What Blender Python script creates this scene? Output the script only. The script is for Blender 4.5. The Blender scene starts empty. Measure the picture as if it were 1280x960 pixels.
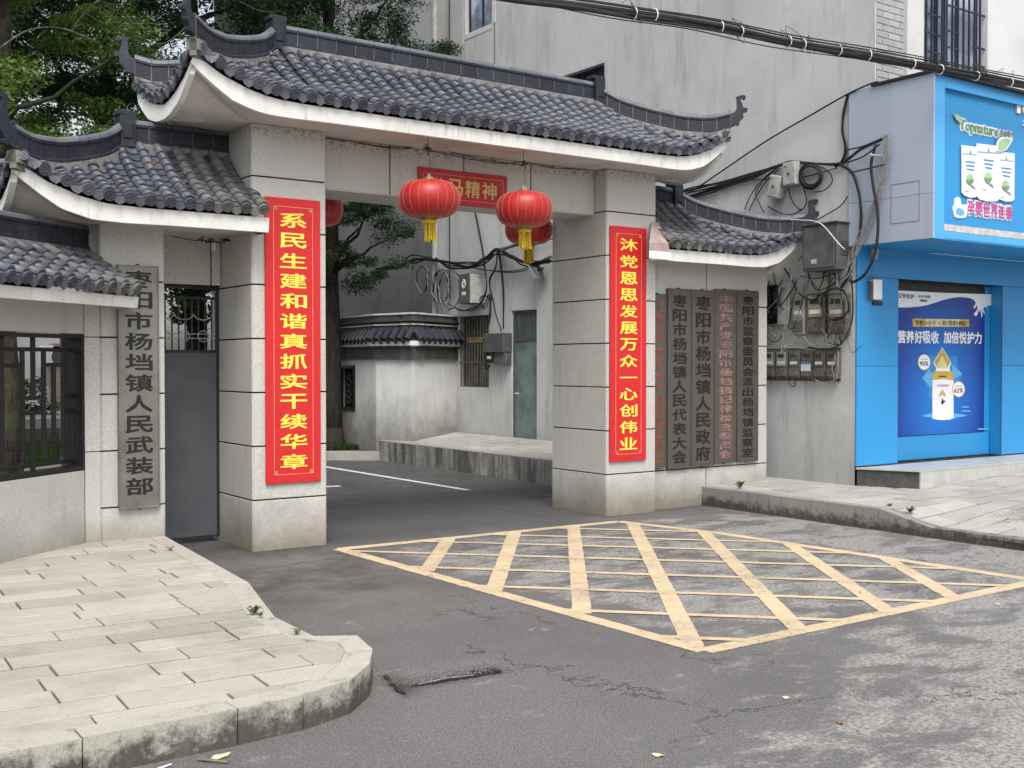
import bpy, math, random
import numpy as np
from mathutils import Matrix, Vector
from math import radians as R, sin, cos, pi
random.seed(7); np.random.seed(7)
S = bpy.context.scene
COL = S.collection

# ---------------------------------------------------------------- camera
CAMZ = 1.65
F_PX, YAW, PITCH = 1420.0, R(35.15), R(-1.033)
cd = bpy.data.cameras.new("camera")
cd.sensor_width = 36.0
cd.lens = F_PX / 1280.0 * 36.0
cd.clip_end = 2000
cam = bpy.data.objects.new("camera", cd)
cam.location = (0, 0, CAMZ)
cam.rotation_euler = (pi / 2 + PITCH, 0, -YAW)
COL.objects.link(cam)
S.camera = cam

# ---------------------------------------------------------------- sky, sun, exposure
W = bpy.data.worlds.new("World")
S.world = W
W.use_nodes = True
nt = W.node_tree
bg = nt.nodes["Background"]
sky = nt.nodes.new("ShaderNodeTexSky")
sky.sky_type = 'NISHITA'
sky.sun_disc = False
SUN_EL, SUN_AZ = R(56), R(-157)
sky.sun_elevation = SUN_EL
sky.sun_rotation = SUN_AZ
sky.air_density = 1.0
sky.dust_density = 4.0
hs = nt.nodes.new("ShaderNodeHueSaturation")
hs.inputs["Saturation"].default_value = 0.3
nt.links.new(sky.outputs[0], hs.inputs["Color"])
nt.links.new(hs.outputs[0], bg.inputs[0])
bg.inputs[1].default_value = 0.15
sd = bpy.data.lights.new("sun", 'SUN')
sd.energy = 1.35
sd.angle = R(25)
sd.color = (1.0, 0.97, 0.92)
sun = bpy.data.objects.new("sun", sd)
sv = Vector((sin(SUN_AZ) * cos(SUN_EL), cos(SUN_AZ) * cos(SUN_EL), sin(SUN_EL)))
sun.rotation_euler = sv.to_track_quat('Z', 'Y').to_euler()
sun.location = (0, 0, 30)
COL.objects.link(sun)
S.view_settings.view_transform = 'Standard'
S.view_settings.look = 'None'
S.view_settings.exposure = 0.66
S.view_settings.gamma = 1.0

# ---------------------------------------------------------------- measuring helpers: photo pixel -> point on a real plane
_f = Vector((sin(YAW) * cos(PITCH), cos(YAW) * cos(PITCH), sin(PITCH)))
_r = Vector((cos(YAW), -sin(YAW), 0))
_u = _r.cross(_f)
def ray(x, y): return _f + _r * ((x - 640) / F_PX) - _u * ((y - 480) / F_PX)
def onX(x, y, X): d = ray(x, y); t = X / d.x; return Vector((X, d.y * t, CAMZ + d.z * t))
def onY(x, y, Y): d = ray(x, y); t = Y / d.y; return Vector((d.x * t, Y, CAMZ + d.z * t))
def onZ(x, y, Z): d = ray(x, y); t = (Z - CAMZ) / d.z; return Vector((d.x * t, d.y * t, Z))

# ---------------------------------------------------------------- materials
class NB:
    def __init__(s, name, rough=0.7, spec=0.4):
        s.m = bpy.data.materials.new(name); s.m.use_nodes = True
        s.t = s.m.node_tree; s.b = s.t.nodes["Principled BSDF"]
        s.b.inputs["Roughness"].default_value = rough
        s.b.inputs["Specular IOR Level"].default_value = spec
        s._pos = None
    def n(s, typ, **k):
        o = s.t.nodes.new(typ)
        for a, v in k.items(): setattr(o, a, v)
        return o
    def l(s, a, b): s.t.links.new(a, b)
    def pos(s, scale=(1, 1, 1), off=(0, 0, 0)):
        if s._pos is None: s._pos = s.n("ShaderNodeNewGeometry").outputs["Position"]
        if scale == (1, 1, 1) and off == (0, 0, 0): return s._pos
        m = s.n("ShaderNodeMapping"); m.inputs["Scale"].default_value = scale; m.inputs["Location"].default_value = off
        s.l(s._pos, m.inputs["Vector"]); return m.outputs[0]
    def noise(s, scale, detail=4, rough=0.6, vec=None, dist=0.0):
        o = s.n("ShaderNodeTexNoise"); o.inputs["Scale"].default_value = scale
        o.inputs["Detail"].default_value = detail; o.inputs["Roughness"].default_value = rough
        o.inputs["Distortion"].default_value = dist
        s.l(vec if vec is not None else s.pos(), o.inputs["Vector"]); return o.outputs["Fac"]
    def ramp(s, fac, a, b, lo=0.0, hi=1.0):
        o = s.n("ShaderNodeMapRange"); o.clamp = True
        o.inputs["From Min"].default_value = a; o.inputs["From Max"].default_value = b
        o.inputs["To Min"].default_value = lo; o.inputs["To Max"].default_value = hi
        s.l(fac, o.inputs["Value"]); return o.outputs[0]
    def mix(s, fac, a, b, mode='MIX'):
        o = s.n("ShaderNodeMix", data_type='RGBA', blend_type=mode)
        for sock, v in ((o.inputs[0], fac), (o.inputs[6], a), (o.inputs[7], b)):
            if isinstance(v, (int, float)): sock.default_value = v
            elif isinstance(v, tuple): sock.default_value = (*v, 1) if len(v) == 3 else v
            else: s.l(v, sock)
        return o.outputs[2]
    def math(s, op, a, b=None):
        o = s.n("ShaderNodeMath", operation=op)
        for i, v in enumerate((a, b)):
            if v is None: continue
            if isinstance(v, (int, float)): o.inputs[i].default_value = v
            else: s.l(v, o.inputs[i])
        return o.outputs[0]
    def sep(s):
        o = s.n("ShaderNodeSeparateXYZ"); s.l(s.pos(), o.inputs[0]); return o.outputs
    def rnd(s): return s.n("ShaderNodeObjectInfo").outputs["Random"]
    def col(s, c):
        if isinstance(c, tuple): s.b.inputs["Base Color"].default_value = (*c, 1)
        else: s.l(c, s.b.inputs["Base Color"])
        return s
    def rough(s, v): s.l(v, s.b.inputs["Roughness"]); return s
    def bump(s, h, strength=0.3, dist=0.01):
        o = s.n("ShaderNodeBump"); o.inputs["Strength"].default_value = strength; o.inputs["Distance"].default_value = dist
        s.l(h, o.inputs["Height"]); s.l(o.outputs[0], s.b.inputs["Normal"]); return s

def simple(name, c, rough=0.6, var=0.12, scale=6.0, bump=0.0, spec=0.4, metal=0.0, bscale=60):
    b = NB(name, rough, spec)
    k = tuple(max(0, x * (1 - 2 * var)) for x in c)
    f = b.ramp(b.noise(scale, 5), 0.35, 0.7)
    b.col(b.mix(f, c, k))
    b.b.inputs["Metallic"].default_value = metal
    if bump: b.bump(b.noise(bscale, 3), bump, 0.004)
    return b.m

def granite(name, base, dark, dirt=0.5, speck=160, rough=0.55):
    b = NB(name, rough, 0.4)
    sp = b.ramp(b.noise(speck, 2, 0.7), 0.42, 0.60)
    c = b.mix(sp, base, dark)
    sp2 = b.ramp(b.noise(speck * 2.2, 1, 0.5), 0.60, 0.68)
    c = b.mix(sp2, c, tuple(x * 0.35 for x in base))
    c = b.mix(b.ramp(b.noise(1.6, 5), 0.4, 0.75, 0, 0.35), c, tuple(x * 0.72 for x in base))
    r = b.rnd(); c = b.mix(b.ramp(r, 0, 1, 0, 0.34), c, tuple(x * 0.7 for x in base))
    # grime that climbs from the ground, with a ragged edge
    z = b.sep()[2]
    edge = b.math('ADD', z, b.math('MULTIPLY', b.noise(3.0, 6, 0.7), -0.55))
    c = b.mix(b.ramp(edge, -0.25, 0.18, dirt, 0), c, (0.20, 0.175, 0.13))
    st = b.noise(5, 5, 0.65, b.pos((1.6, 1.6, 0.22)))
    c = b.mix(b.ramp(st, 0.58, 0.78, 0, 0.3 * dirt + 0.05), c, (0.16, 0.14, 0.11))
    mould = b.math('MULTIPLY', b.ramp(z, 3.60, 3.74), b.ramp(b.noise(28, 4, 0.7), 0.50, 0.60))
    c = b.mix(b.math('MULTIPLY', mould, 0.8), c, (0.07, 0.055, 0.04))
    sc = b.ramp(b.noise(55, 3, 0.6), 0.68, 0.73, 0, 0.6)
    c = b.mix(sc, c, (0.09, 0.075, 0.06))
    b.col(c); b.bump(b.noise(speck, 2), 0.15, 0.003)
    return b.m

def plaster(name, base, streak, amt=0.6, low=0.35, rough=0.85):
    b = NB(name, rough, 0.2)
    big = b.ramp(b.noise(0.55, 6, 0.65), 0.38, 0.68)
    c = b.mix(big, base, tuple(x * 0.80 for x in base))
    stv = b.noise(2.2, 7, 0.68, b.pos((2.0, 2.0, 0.28)))
    c = b.mix(b.ramp(stv, 0.50, 0.72, 0, amt), c, streak)
    mid = b.noise(4, 6, 0.7, dist=0.4)
    c = b.mix(b.ramp(mid, 0.56, 0.75, 0, 0.35), c, tuple(x * 1.18 for x in base))
    z = b.sep()[2]
    e = b.math('ADD', z, b.math('MULTIPLY', b.noise(1.8, 6, 0.7), -1.3))
    c = b.mix(b.ramp(e, -0.3, 0.55, low, 0), c, tuple(x * 0.45 for x in streak))
    cr = b.n("ShaderNodeTexVoronoi", feature='DISTANCE_TO_EDGE'); cr.inputs["Scale"].default_value = 0.55
    wob = b.n("ShaderNodeVectorMath", operation='ADD')
    nz = b.n("ShaderNodeTexNoise"); nz.inputs["Scale"].default_value = 2.5; nz.inputs["Detail"].default_value = 6
    b.l(b.pos(), nz.inputs["Vector"]); b.l(b.pos(), wob.inputs[0])
    sc = b.n("ShaderNodeVectorMath", operation='SCALE'); sc.inputs["Scale"].default_value = 0.9
    b.l(nz.outputs["Color"], sc.inputs[0]); b.l(sc.outputs[0], wob.inputs[1]); b.l(wob.outputs[0], cr.inputs["Vector"])
    c = b.mix(b.math('MULTIPLY', b.ramp(cr.outputs["Distance"], 0.0, 0.005, 0.30, 0), b.ramp(b.noise(.7, 3), .52, .6)), c, tuple(x * 0.4 for x in base))
    b.col(c); b.bump(b.noise(30, 6, 0.7), 0.25, 0.006)
    return b.m

MAT = {}
MAT['granite'] = granite("grey_granite", (0.66, 0.645, 0.605), (0.38, 0.37, 0.345), 0.9)
MAT['granite_shade'] = MAT['granite']
MAT['joint'] = simple("black_joint", (0.012, 0.012, 0.012), 0.9)
MAT['plaster'] = plaster("grey_render", (0.57, 0.575, 0.575), (0.27, 0.27, 0.265), 0.62)
MAT['plaster_tree_shade'] = plaster("render_with_painted_shade", (0.26, 0.27, 0.275), (0.13, 0.13, 0.14), 0.6)  # darker grey holds the shade of the trees on the far building
MAT['plaster_white'] = plaster("white_render", (0.76, 0.76, 0.74), (0.42, 0.40, 0.34), 0.35, 0.85)
MAT['pier_white'] = plaster("white_painted_pier", (0.62, 0.62, 0.615), (0.45, 0.45, 0.44), 0.3, 0)

def b_fascia():
    b = NB("white_eave_paint", 0.6, 0.3)
    c = b.mix(b.ramp(b.noise(2.5, 6), 0.4, 0.7), (0.80, 0.79, 0.76), (0.66, 0.65, 0.61))
    st = b.noise(9, 6, 0.7, b.pos((2.2, 2.2, 0.35)))
    c = b.mix(b.ramp(st, 0.56, 0.74, 0, 0.65), c, (0.22, 0.20, 0.16))
    sp = b.ramp(b.noise(38, 3, 0.7), 0.70, 0.73, 0, 0.8)
    c = b.mix(sp, c, (0.08, 0.07, 0.055))
    b.col(c); b.bump(b.noise(25, 4), 0.15, 0.004); return b.m
MAT['fascia'] = b_fascia()

def b_soffit():
    b = NB("eave_underside_paint", 0.8, 0.2)
    c = b.mix(b.ramp(b.noise(1.8, 6), 0.4, 0.7), (0.66, 0.62, 0.57), (0.50, 0.46, 0.41))
    c = b.mix(b.ramp(b.noise(7, 6, 0.75), 0.60, 0.72, 0, 0.5), c, (0.42, 0.31, 0.26))
    c = b.mix(b.ramp(b.noise(45, 3, 0.7), 0.69, 0.73, 0, 0.7), c, (0.08, 0.07, 0.055))
    b.col(c); b.bump(b.noise(20, 5), 0.2, 0.005); return b.m
MAT['soffit'] = b_soffit()

def b_tile(name, base, lite, mossy=0.35, rough=0.42):
    b = NB(name, rough, 0.38)
    r = b.rnd()
    c = b.mix(r, base, lite)
    c = b.mix(b.ramp(b.noise(7, 5), 0.45, 0.75, 0, 0.5), c, tuple(x * 0.55 for x in base))
    c = b.mix(b.ramp(b.noise(3.0, 7, 0.7), 0.54, 0.68, 0, mossy), c, (0.17, 0.16, 0.125))
    c = b.mix(b.ramp(b.noise(60, 3, 0.6), 0.60, 0.72, 0, 0.4), c, (0.20, 0.20, 0.19))
    b.col(c); b.rough(b.ramp(b.noise(9, 4), 0.3, 0.7, rough - 0.08, rough + 0.25))
    b.bump(b.noise(45, 4), 0.25, 0.004); return b.m
MAT['tile'] = b_tile("slate_glazed_tile", (0.050, 0.054, 0.072), (0.110, 0.116, 0.142), 0.25, 0.36)
MAT['tile_old'] = b_tile("weathered_roof_tile", (0.085, 0.085, 0.090), (0.15, 0.150, 0.148), 0.55, 0.6)
MAT['ridge'] = b_tile("dark_ridge_tile", (0.012, 0.014, 0.024), (0.026, 0.029, 0.044), 0.10, 0.42)
MAT['mortar'] = simple("grey_lime_mortar", (0.27, 0.26, 0.235), 0.9, 0.25, 9, 0.5, 0.2)
MAT['mortar_dark'] = simple("mossy_roof_bedding", (0.075, 0.072, 0.06), 0.95, 0.3, 12, 0.6, 0.2)
MAT['pink_plaster'] = simple("pinkish_cement_patch", (0.42, 0.33, 0.30), 0.9, 0.15, 7, 0.4, 0.2)

def b_red(name, c, rough=0.45):
    b = NB(name, rough, 0.4)
    x = b.mix(b.ramp(b.noise(14, 5), 0.4, 0.7, 0, 0.5), c, tuple(v * 0.82 for v in c))
    sp = b.ramp(b.noise(120, 2, 0.6), 0.68, 0.72, 0, 0.35)
    x = b.mix(sp, x, (0.75, 0.35, 0.2)); b.col(x); b.bump(b.noise(5, 3), 0.2, 0.01); return b.m
MAT['banner_red'] = b_red("red_banner_board", (0.58, 0.018, 0.022))
MAT['plaque_red'] = b_red("dark_red_plaque", (0.42, 0.016, 0.022))
MAT['gold'] = simple("yellow_lettering_paint", (0.93, 0.75, 0.10), 0.5, 0.05)
MAT['gold_dim'] = simple("dull_gold_lettering", (0.66, 0.50, 0.16), 0.5, 0.1)
MAT['gold_line'] = simple("fine_gold_line", (0.80, 0.45, 0.22), 0.5, 0.1)

def b_steel(name, c, rough=0.38):
    b = NB(name, rough, 0.5)
    b.b.inputs["Metallic"].default_value = 0.75
    g = b.noise(6, 6, 0.7, b.pos((30, 30, 0.6)))
    x = b.mix(b.ramp(g, 0.35, 0.7), c, tuple(v * 0.7 for v in c))
    x = b.mix(b.ramp(b.noise(3, 6, 0.7), 0.45, 0.7, 0, 0.6), x, (0.16, 0.13, 0.10))
    b.col(x); b.rough(b.ramp(b.noise(5, 5), 0.3, 0.7, rough, rough + 0.25)); return b.m
MAT['steel'] = b_steel("brushed_brass_toned_steel", (0.29, 0.28, 0.25), 0.38)
MAT['steel_dark'] = b_steel("tarnished_steel_board", (0.17, 0.158, 0.138), 0.42)
MAT['black_paint'] = simple("black_letter_paint", (0.015, 0.015, 0.015), 0.5)
MAT['faded_red'] = simple("faded_red_letter_paint", (0.26, 0.075, 0.06), 0.6, 0.25, 12)
MAT['pale_red'] = simple("faded_pink_letter_paint", (0.33, 0.19, 0.17), 0.6, 0.3, 12)
MAT['black_iron'] = simple("black_painted_iron", (0.018, 0.018, 0.019), 0.45, 0.2, 14, 0.2)
MAT['door_grey'] = simple("grey_sheet_metal", (0.085, 0.09, 0.10), 0.5, 0.15, 2.5, 0.05)
MAT['green_door'] = simple("pale_green_sheet_door", (0.17, 0.235, 0.235), 0.5, 0.28, 3.0, 0.1)
MAT['inner_dark'] = simple("painted_interior_dark", (0.012, 0.012, 0.012), 0.9)  # near-black colour stands for the darkness inside rooms, window and fuse box
MAT['panel_dark'] = simple("dark_inner_wall_board", (0.22, 0.22, 0.22), 0.8, 0.2)
MAT['rust_bar'] = simple("rusty_window_bar", (0.17, 0.145, 0.11), 0.7, 0.35, 20)
MAT['brown_shutter'] = simple("brown_curtain_cloth", (0.30, 0.24, 0.15), 0.8, 0.35, 4)
MAT['navy'] = simple("navy_window_frame", (0.018, 0.025, 0.055), 0.4, 0.1)
MAT['cable'] = simple("black_cable_rubber", (0.02, 0.02, 0.021), 0.6, 0.25, 25)
MAT['cable_grey'] = simple("grey_cable_sheath", (0.30, 0.30, 0.29), 0.6, 0.25, 25)
MAT['tie'] = simple("white_cable_tie", (0.72, 0.71, 0.68), 0.5)
MAT['box_grey'] = simple("weathered_grey_box_paint", (0.115, 0.115, 0.115), 0.5, 0.2, 9, 0.2)
MAT['box_light'] = simple("light_grey_box_paint", (0.46, 0.46, 0.44), 0.5, 0.2, 12, 0.1)
MAT['meter_case'] = simple("smoky_meter_cover", (0.16, 0.155, 0.13), 0.25, 0.3, 20)
MAT['meter_yellow'] = simple("yellowed_meter_face", (0.36, 0.34, 0.21), 0.35, 0.25, 30)
MAT['meter_pale'] = simple("pale_meter_face", (0.38, 0.39, 0.38), 0.35, 0.2, 30)
MAT['lcd'] = simple("meter_display", (0.05, 0.06, 0.05), 0.2)
MAT['white_label'] = simple("white_paper_label", (0.72, 0.72, 0.72), 0.6)
MAT['blue_label'] = simple("blue_paper_label", (0.08, 0.25, 0.55), 0.6)

def b_blue(name, c, rough=0.35):
    b = NB(name, rough, 0.45)
    x = b.mix(b.ramp(b.noise(0.9, 5), 0.35, 0.7, 0, 0.35), c, tuple(v * 0.85 for v in c))
    x = b.mix(b.ramp(b.noise(3.0, 7, 0.7, b.pos((2.5, 2.5, 0.2))), 0.52, 0.72, 0, 0.35), x, (c[0] * .6 + .06, c[1] * .6 + .06, c[2] * .6 + .05))
    x = b.mix(b.ramp(b.rnd(), 0, 1, 0, 0.18), x, tuple(v * 0.7 for v in c))
    sc = b.noise(16, 6, 0.75, b.pos((1, 1, 0.5)), 0.6)
    x = b.mix(b.ramp(sc, 0.64, 0.72, 0, 0.5), x, tuple(v * 0.5 for v in c))
    b.col(x); b.bump(b.noise(2.2, 3), 0.08, 0.02); return b.m
MAT['blue'] = b_blue("sky_blue_aluminium_panel", (0.026, 0.275, 0.60))
MAT['blue_light'] = b_blue("light_blue_sign_trim", (0.08, 0.40, 0.80))
MAT['pale_blue_panel'] = b_blue("pale_grey_blue_side_panel", (0.40, 0.46, 0.56), 0.4)
MAT['pale_strip'] = simple("pale_stained_sign_strip", (0.62, 0.60, 0.57), 0.5, 0.2, 12)
MAT['white_acrylic'] = simple("white_acrylic", (0.82, 0.83, 0.85), 0.35, 0.03)
MAT['green_print'] = simple("green_print", (0.16, 0.34, 0.17), 0.5, 0.1)
MAT['leaf_print'] = simple("light_green_print", (0.42, 0.62, 0.36), 0.5, 0.15)
MAT['pink_print'] = simple("magenta_print", (0.55, 0.10, 0.34), 0.5, 0.05)
MAT['grey_print'] = simple("grey_print", (0.25, 0.28, 0.34), 0.5, 0.05)
MAT['gold_print'] = simple("gold_print", (0.62, 0.42, 0.08), 0.4, 0.15, 10)
MAT['gold_print_light'] = simple("pale_gold_print", (0.75, 0.66, 0.35), 0.4, 0.1, 10)
MAT['cyan_print'] = simple("light_blue_print", (0.035, 0.27, 0.62), 0.5, 0.1)
MAT['glow_print'] = simple("milky_blue_print", (0.14, 0.45, 0.78), 0.5, 0.1)
def b_poster():
    b = NB("deep_blue_poster_print", 0.3, 0.4)
    # printed radial gradient around the bottle
    cx = 12.65; p = b.sep()
    dx = b.math('MULTIPLY', b.math('SUBTRACT', p[0], cx), 1.25); dz = b.math('SUBTRACT', p[2], 1.35)
    d = b.math('SQRT', b.math('ADD', b.math('MULTIPLY', dx, dx), b.math('MULTIPLY', dz, dz)))
    b.col(b.mix(b.ramp(d, 0.15, 1.25), (0.012, 0.20, 0.66), (0.008, 0.035, 0.26))); return b.m
MAT['poster'] = b_poster()

def b_glass(name, c):
    b = NB(name, 0.08, 0.7)
    b.col(b.mix(b.ramp(b.noise(1.1, 3), 0.45, 0.6), c, tuple(v * 3 + 0.02 for v in c))); return b.m
MAT['glass'] = b_glass("dark_window_glass", (0.02, 0.024, 0.03))
MAT['glass_pale'] = b_glass("curtained_window_glass", (0.16, 0.19, 0.23))

def paving(name, base, dark, rough=0.75):
    b = NB(name, rough, 0.3)
    r = b.rnd()
    c = b.mix(r, base, dark)
    c = b.mix(b.ramp(b.noise(190, 2, 0.7), 0.46, 0.62, 0, 0.5), c, tuple(x * 0.5 for x in base))
    c = b.mix(b.ramp(b.noise(2.4, 7, 0.72), 0.45, 0.68, 0, 0.6), c, tuple(x * 0.55 for x in base))
    c = b.mix(b.ramp(b.noise(0.9, 8, 0.75), 0.54, 0.66, 0, 0.5), c, (0.20, 0.175, 0.13))
    c = b.mix(b.ramp(b.noise(22, 5, 0.8), 0.58, 0.68, 0, 0.35), c, (0.15, 0.14, 0.115))
    c = b.mix(b.ramp(b.noise(9, 6, 0.7), 0.60, 0.70, 0, 0.35), c, (0.33, 0.25, 0.17))
    c = b.mix(b.ramp(b.noise(48, 3, 0.6), 0.71, 0.74, 0, 0.7), c, (0.06, 0.055, 0.045))
    b.col(c); b.bump(b.noise(120, 3), 0.25, 0.003); return b.m
MAT['paving'] = paving("beige_granite_paving", (0.49, 0.462, 0.405), (0.375, 0.35, 0.30))
MAT['paving_grey'] = paving("grey_granite_paving", (0.47, 0.455, 0.42), (0.36, 0.345, 0.31))
MAT['bed'] = simple("dark_paving_bed", (0.045, 0.042, 0.035), 0.95, 0.2)

def b_kerb(name, base):
    b = NB(name, 0.75, 0.3)
    r = b.rnd()
    c = b.mix(b.ramp(r, 0, 1, 0, 0.35), base, tuple(x * 0.75 for x in base))
    c = b.mix(b.ramp(b.noise(190, 2, 0.7), 0.46, 0.62, 0, 0.5), c, tuple(x * 0.5 for x in base))
    z = b.sep()[2]
    e = b.math('ADD', z, b.math('MULTIPLY', b.noise(8, 8, 0.8), -0.50))
    c = b.mix(b.ramp(e, -0.205, -0.110, 0.92, 0), c, (0.05, 0.046, 0.036))
    c = b.mix(b.ramp(b.noise(6, 7, 0.75, b.pos((1.5, 1.5, 0.5))), 0.52, 0.66, 0, 0.4), c, tuple(x * 0.45 for x in base))
    b.col(c); b.bump(b.noise(90, 4), 0.3, 0.004); return b.m
MAT['kerb'] = b_kerb("stained_granite_kerb", (0.47, 0.445, 0.39))
MAT['kerb_grey'] = b_kerb("grey_granite_kerb", (0.30, 0.29, 0.265))
def b_streak():
    b = NB("water_streaked_platform_edge", 0.85, 0.2)
    st = b.noise(3.2, 7, 0.62, b.pos((1.6, 1.6, 0.22)), 0.5)
    c = b.mix(b.ramp(st, 0.40, 0.62), (0.10, 0.097, 0.09), (0.36, 0.35, 0.325))
    c = b.mix(b.ramp(b.noise(14, 6, 0.7), 0.5, 0.7, 0, 0.6), c, (0.05, 0.048, 0.045))
    z = b.sep()[2]; c = b.mix(b.ramp(z, 0.325, 0.338), c, (0.30, 0.29, 0.265))
    b.col(c); b.bump(b.noise(60, 4), 0.3, 0.004); return b.m
MAT['kerb_worn'] = b_streak()

def b_asphalt():
    b = NB("worn_asphalt", 0.85, 0.35)
    fine = b.noise(150, 3, 0.75)
    c = b.mix(b.ramp(fine, 0.38, 0.62), (0.048, 0.048, 0.049), (0.235, 0.232, 0.226))
    c = b.mix(b.ramp(b.noise(34, 5, 0.8), 0.40, 0.62, 0, 0.40), c, (0.045, 0.045, 0.045))
    c = b.mix(b.ramp(b.noise(75, 3, 0.7), 0.54, 0.62, 0, 0.6), c, (0.30, 0.255, 0.245))
    agg = b.ramp(b.noise(320, 1, 0.5), 0.60, 0.70, 0, 0.55)
    c = b.mix(agg, c, (0.34, 0.335, 0.325))
    c = b.mix(b.ramp(b.noise(0.8, 6, 0.6), 0.40, 0.66, 0, 0.38), c, (0.072, 0.070, 0.066))
    p = b.sep()
    # worn pale cement film: strongest out on the street to the right, ragged and streaked
    m1 = b.math('SUBTRACT', b.math('MULTIPLY', b.math('SUBTRACT', p[0], 4.2), 0.34), b.math('MULTIPLY', b.math('SUBTRACT', p[1], 3.5), 0.55))
    m1 = b.ramp(m1, -0.6, 0.9)
    # film inside the painted box
    m2 = b.math('MULTIPLY', b.ramp(p[0], 4.5, 5.0), b.ramp(b.math('MULTIPLY', p[1], -1.0), -9.2, -8.4))
    m2 = b.math('MULTIPLY', m2, b.ramp(p[1], 4.5, 5.0))
    m = b.math('MAXIMUM', m1, b.math('MULTIPLY', m2, 0.62))
    rag = b.noise(1.7, 10, 0.75, b.pos((1.0, 1.7, 1.0)), 0.4)
    film = b.ramp(b.math('ADD', b.math('MULTIPLY', m, 0.26), rag), 0.60, 0.70)
    holes = b.ramp(b.noise(38, 5, 0.75), 0.40, 0.56)
    film = b.math('MULTIPLY', film, holes)
    c = b.mix(b.math('MULTIPLY', film, 0.85), c, (0.36, 0.352, 0.335))
    # silt and leaf stain beside the pavement and the pillars
    st = b.math('MULTIPLY', b.ramp(b.noise(1.3, 7, 0.7), 0.44, 0.60), b.ramp(p[1], 6.2, 7.8))
    st = b.math('MULTIPLY', st, b.ramp(p[0], 4.9, 4.2))
    c = b.mix(b.math('MULTIPLY', st, 0.8), c, (0.055, 0.043, 0.032))
    # damp lane beyond the gate
    damp = b.ramp(b.math('ADD', p[1], b.math('MULTIPLY', b.noise(1.1, 6), 1.4)), 9.6, 10.3)
    c = b.mix(b.math('MULTIPLY', damp, 0.55), c, (0.040, 0.041, 0.043))
    # cracks
    wn = b.n("ShaderNodeTexNoise"); wn.inputs["Scale"].default_value = 1.6; wn.inputs["Detail"].default_value = 8; wn.inputs["Roughness"].default_value = 0.65
    b.l(b.pos(), wn.inputs["Vector"])
    scl = b.n("ShaderNodeVectorMath", operation='SCALE'); scl.inputs["Scale"].default_value = 1.1; b.l(wn.outputs["Color"], scl.inputs[0])
    ad = b.n("ShaderNodeVectorMath", operation='ADD'); b.l(b.pos(), ad.inputs[0]); b.l(scl.outputs[0], ad.inputs[1])
    vo = b.n("ShaderNodeTexVoronoi", feature='DISTANCE_TO_EDGE'); vo.inputs["Scale"].default_value = 0.42; b.l(ad.outputs[0], vo.inputs["Vector"])
    crk = b.ramp(vo.outputs["Distance"], 0.0, 0.0042, 1, 0)
    crk = b.math('MULTIPLY', crk, b.ramp(b.noise(0.9, 4), 0.44, 0.56))
    c = b.mix(b.math('MULTIPLY', crk, 0.85), c, (0.012, 0.011, 0.010))
    slit_dark = b.ramp(b.math('ADD', p[2], b.math('MULTIPLY', b.noise(30, 4), 0.008)), -0.020, -0.002, 1, 0)  # inside of the slit painted dark by depth, in place of shade
    c = b.mix(b.math('MULTIPLY', slit_dark, 0.9), c, (0.016, 0.014, 0.012))
    b.col(c)
    wet = b.math('MULTIPLY', b.ramp(b.noise(0.9, 5), 0.50, 0.60), b.ramp(p[1], 8.3, 9.3))
    b.rough(b.ramp(wet, 0, 1, 0.86, 0.38))
    h = b.math('SUBTRACT', b.math('ADD', fine, b.math('MULTIPLY', b.noise(6, 5), 0.5)), b.math('MULTIPLY', crk, 2.0))
    b.bump(h, 0.55, 0.006); return b.m
MAT['asphalt'] = b_asphalt()

def b_yellow():
    b = NB("worn_yellow_road_paint", 0.8, 0.3)
    c = b.mix(b.ramp(b.noise(2.6, 7, 0.7), 0.38, 0.68), (0.62, 0.495, 0.325), (0.48, 0.385, 0.26))
    c = b.mix(b.ramp(b.noise(150, 3, 0.7), 0.50, 0.68, 0, 0.5), c, (0.42, 0.32, 0.18))
    c = b.mix(b.ramp(b.noise(9, 9, 0.8, dist=0.8), 0.57, 0.66, 0, 0.8), c, (0.15, 0.14, 0.12))
    c = b.mix(b.ramp(b.noise(1.1, 6, 0.7), 0.5, 0.68, 0, 0.45), c, (0.33, 0.27, 0.19))
    vo = b.n("ShaderNodeTexVoronoi", feature='DISTANCE_TO_EDGE'); vo.inputs["Scale"].default_value = 7
    nz = b.n("ShaderNodeTexNoise"); nz.inputs["Scale"].default_value = 12; b.l(b.pos(), nz.inputs["Vector"])
    ad = b.n("ShaderNodeVectorMath", operation='ADD'); sc_ = b.n("ShaderNodeVectorMath", operation='SCALE'); sc_.inputs["Scale"].default_value = 0.12
    b.l(nz.outputs["Color"], sc_.inputs[0]); b.l(b.pos(), ad.inputs[0]); b.l(sc_.outputs[0], ad.inputs[1]); b.l(ad.outputs[0], vo.inputs["Vector"])
    c = b.mix(b.math('MULTIPLY', b.ramp(vo.outputs["Distance"], 0, 0.03, 0.8, 0), b.ramp(b.noise(2.2, 3), .47, .56)), c, (0.12, 0.11, 0.09))
    b.col(c); b.bump(b.noise(140, 3), 0.4, 0.004); return b.m
MAT['yellow'] = b_yellow()
def b_whiteline():
    b = NB("worn_white_road_paint", 0.8, 0.3)
    c = b.mix(b.ramp(b.noise(30, 6, 0.7), 0.45, 0.68), (0.72, 0.72, 0.70), (0.36, 0.36, 0.35))
    b.col(c); return b.m
MAT['white_line'] = b_whiteline()
MAT['dry_leaf'] = simple("dry_fallen_leaf", (0.30, 0.17, 0.10), 0.8, 0.2, 40)
MAT['dry_leaf_pale'] = simple("pale_fallen_leaf", (0.66, 0.56, 0.38), 0.8, 0.2, 40)
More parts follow.
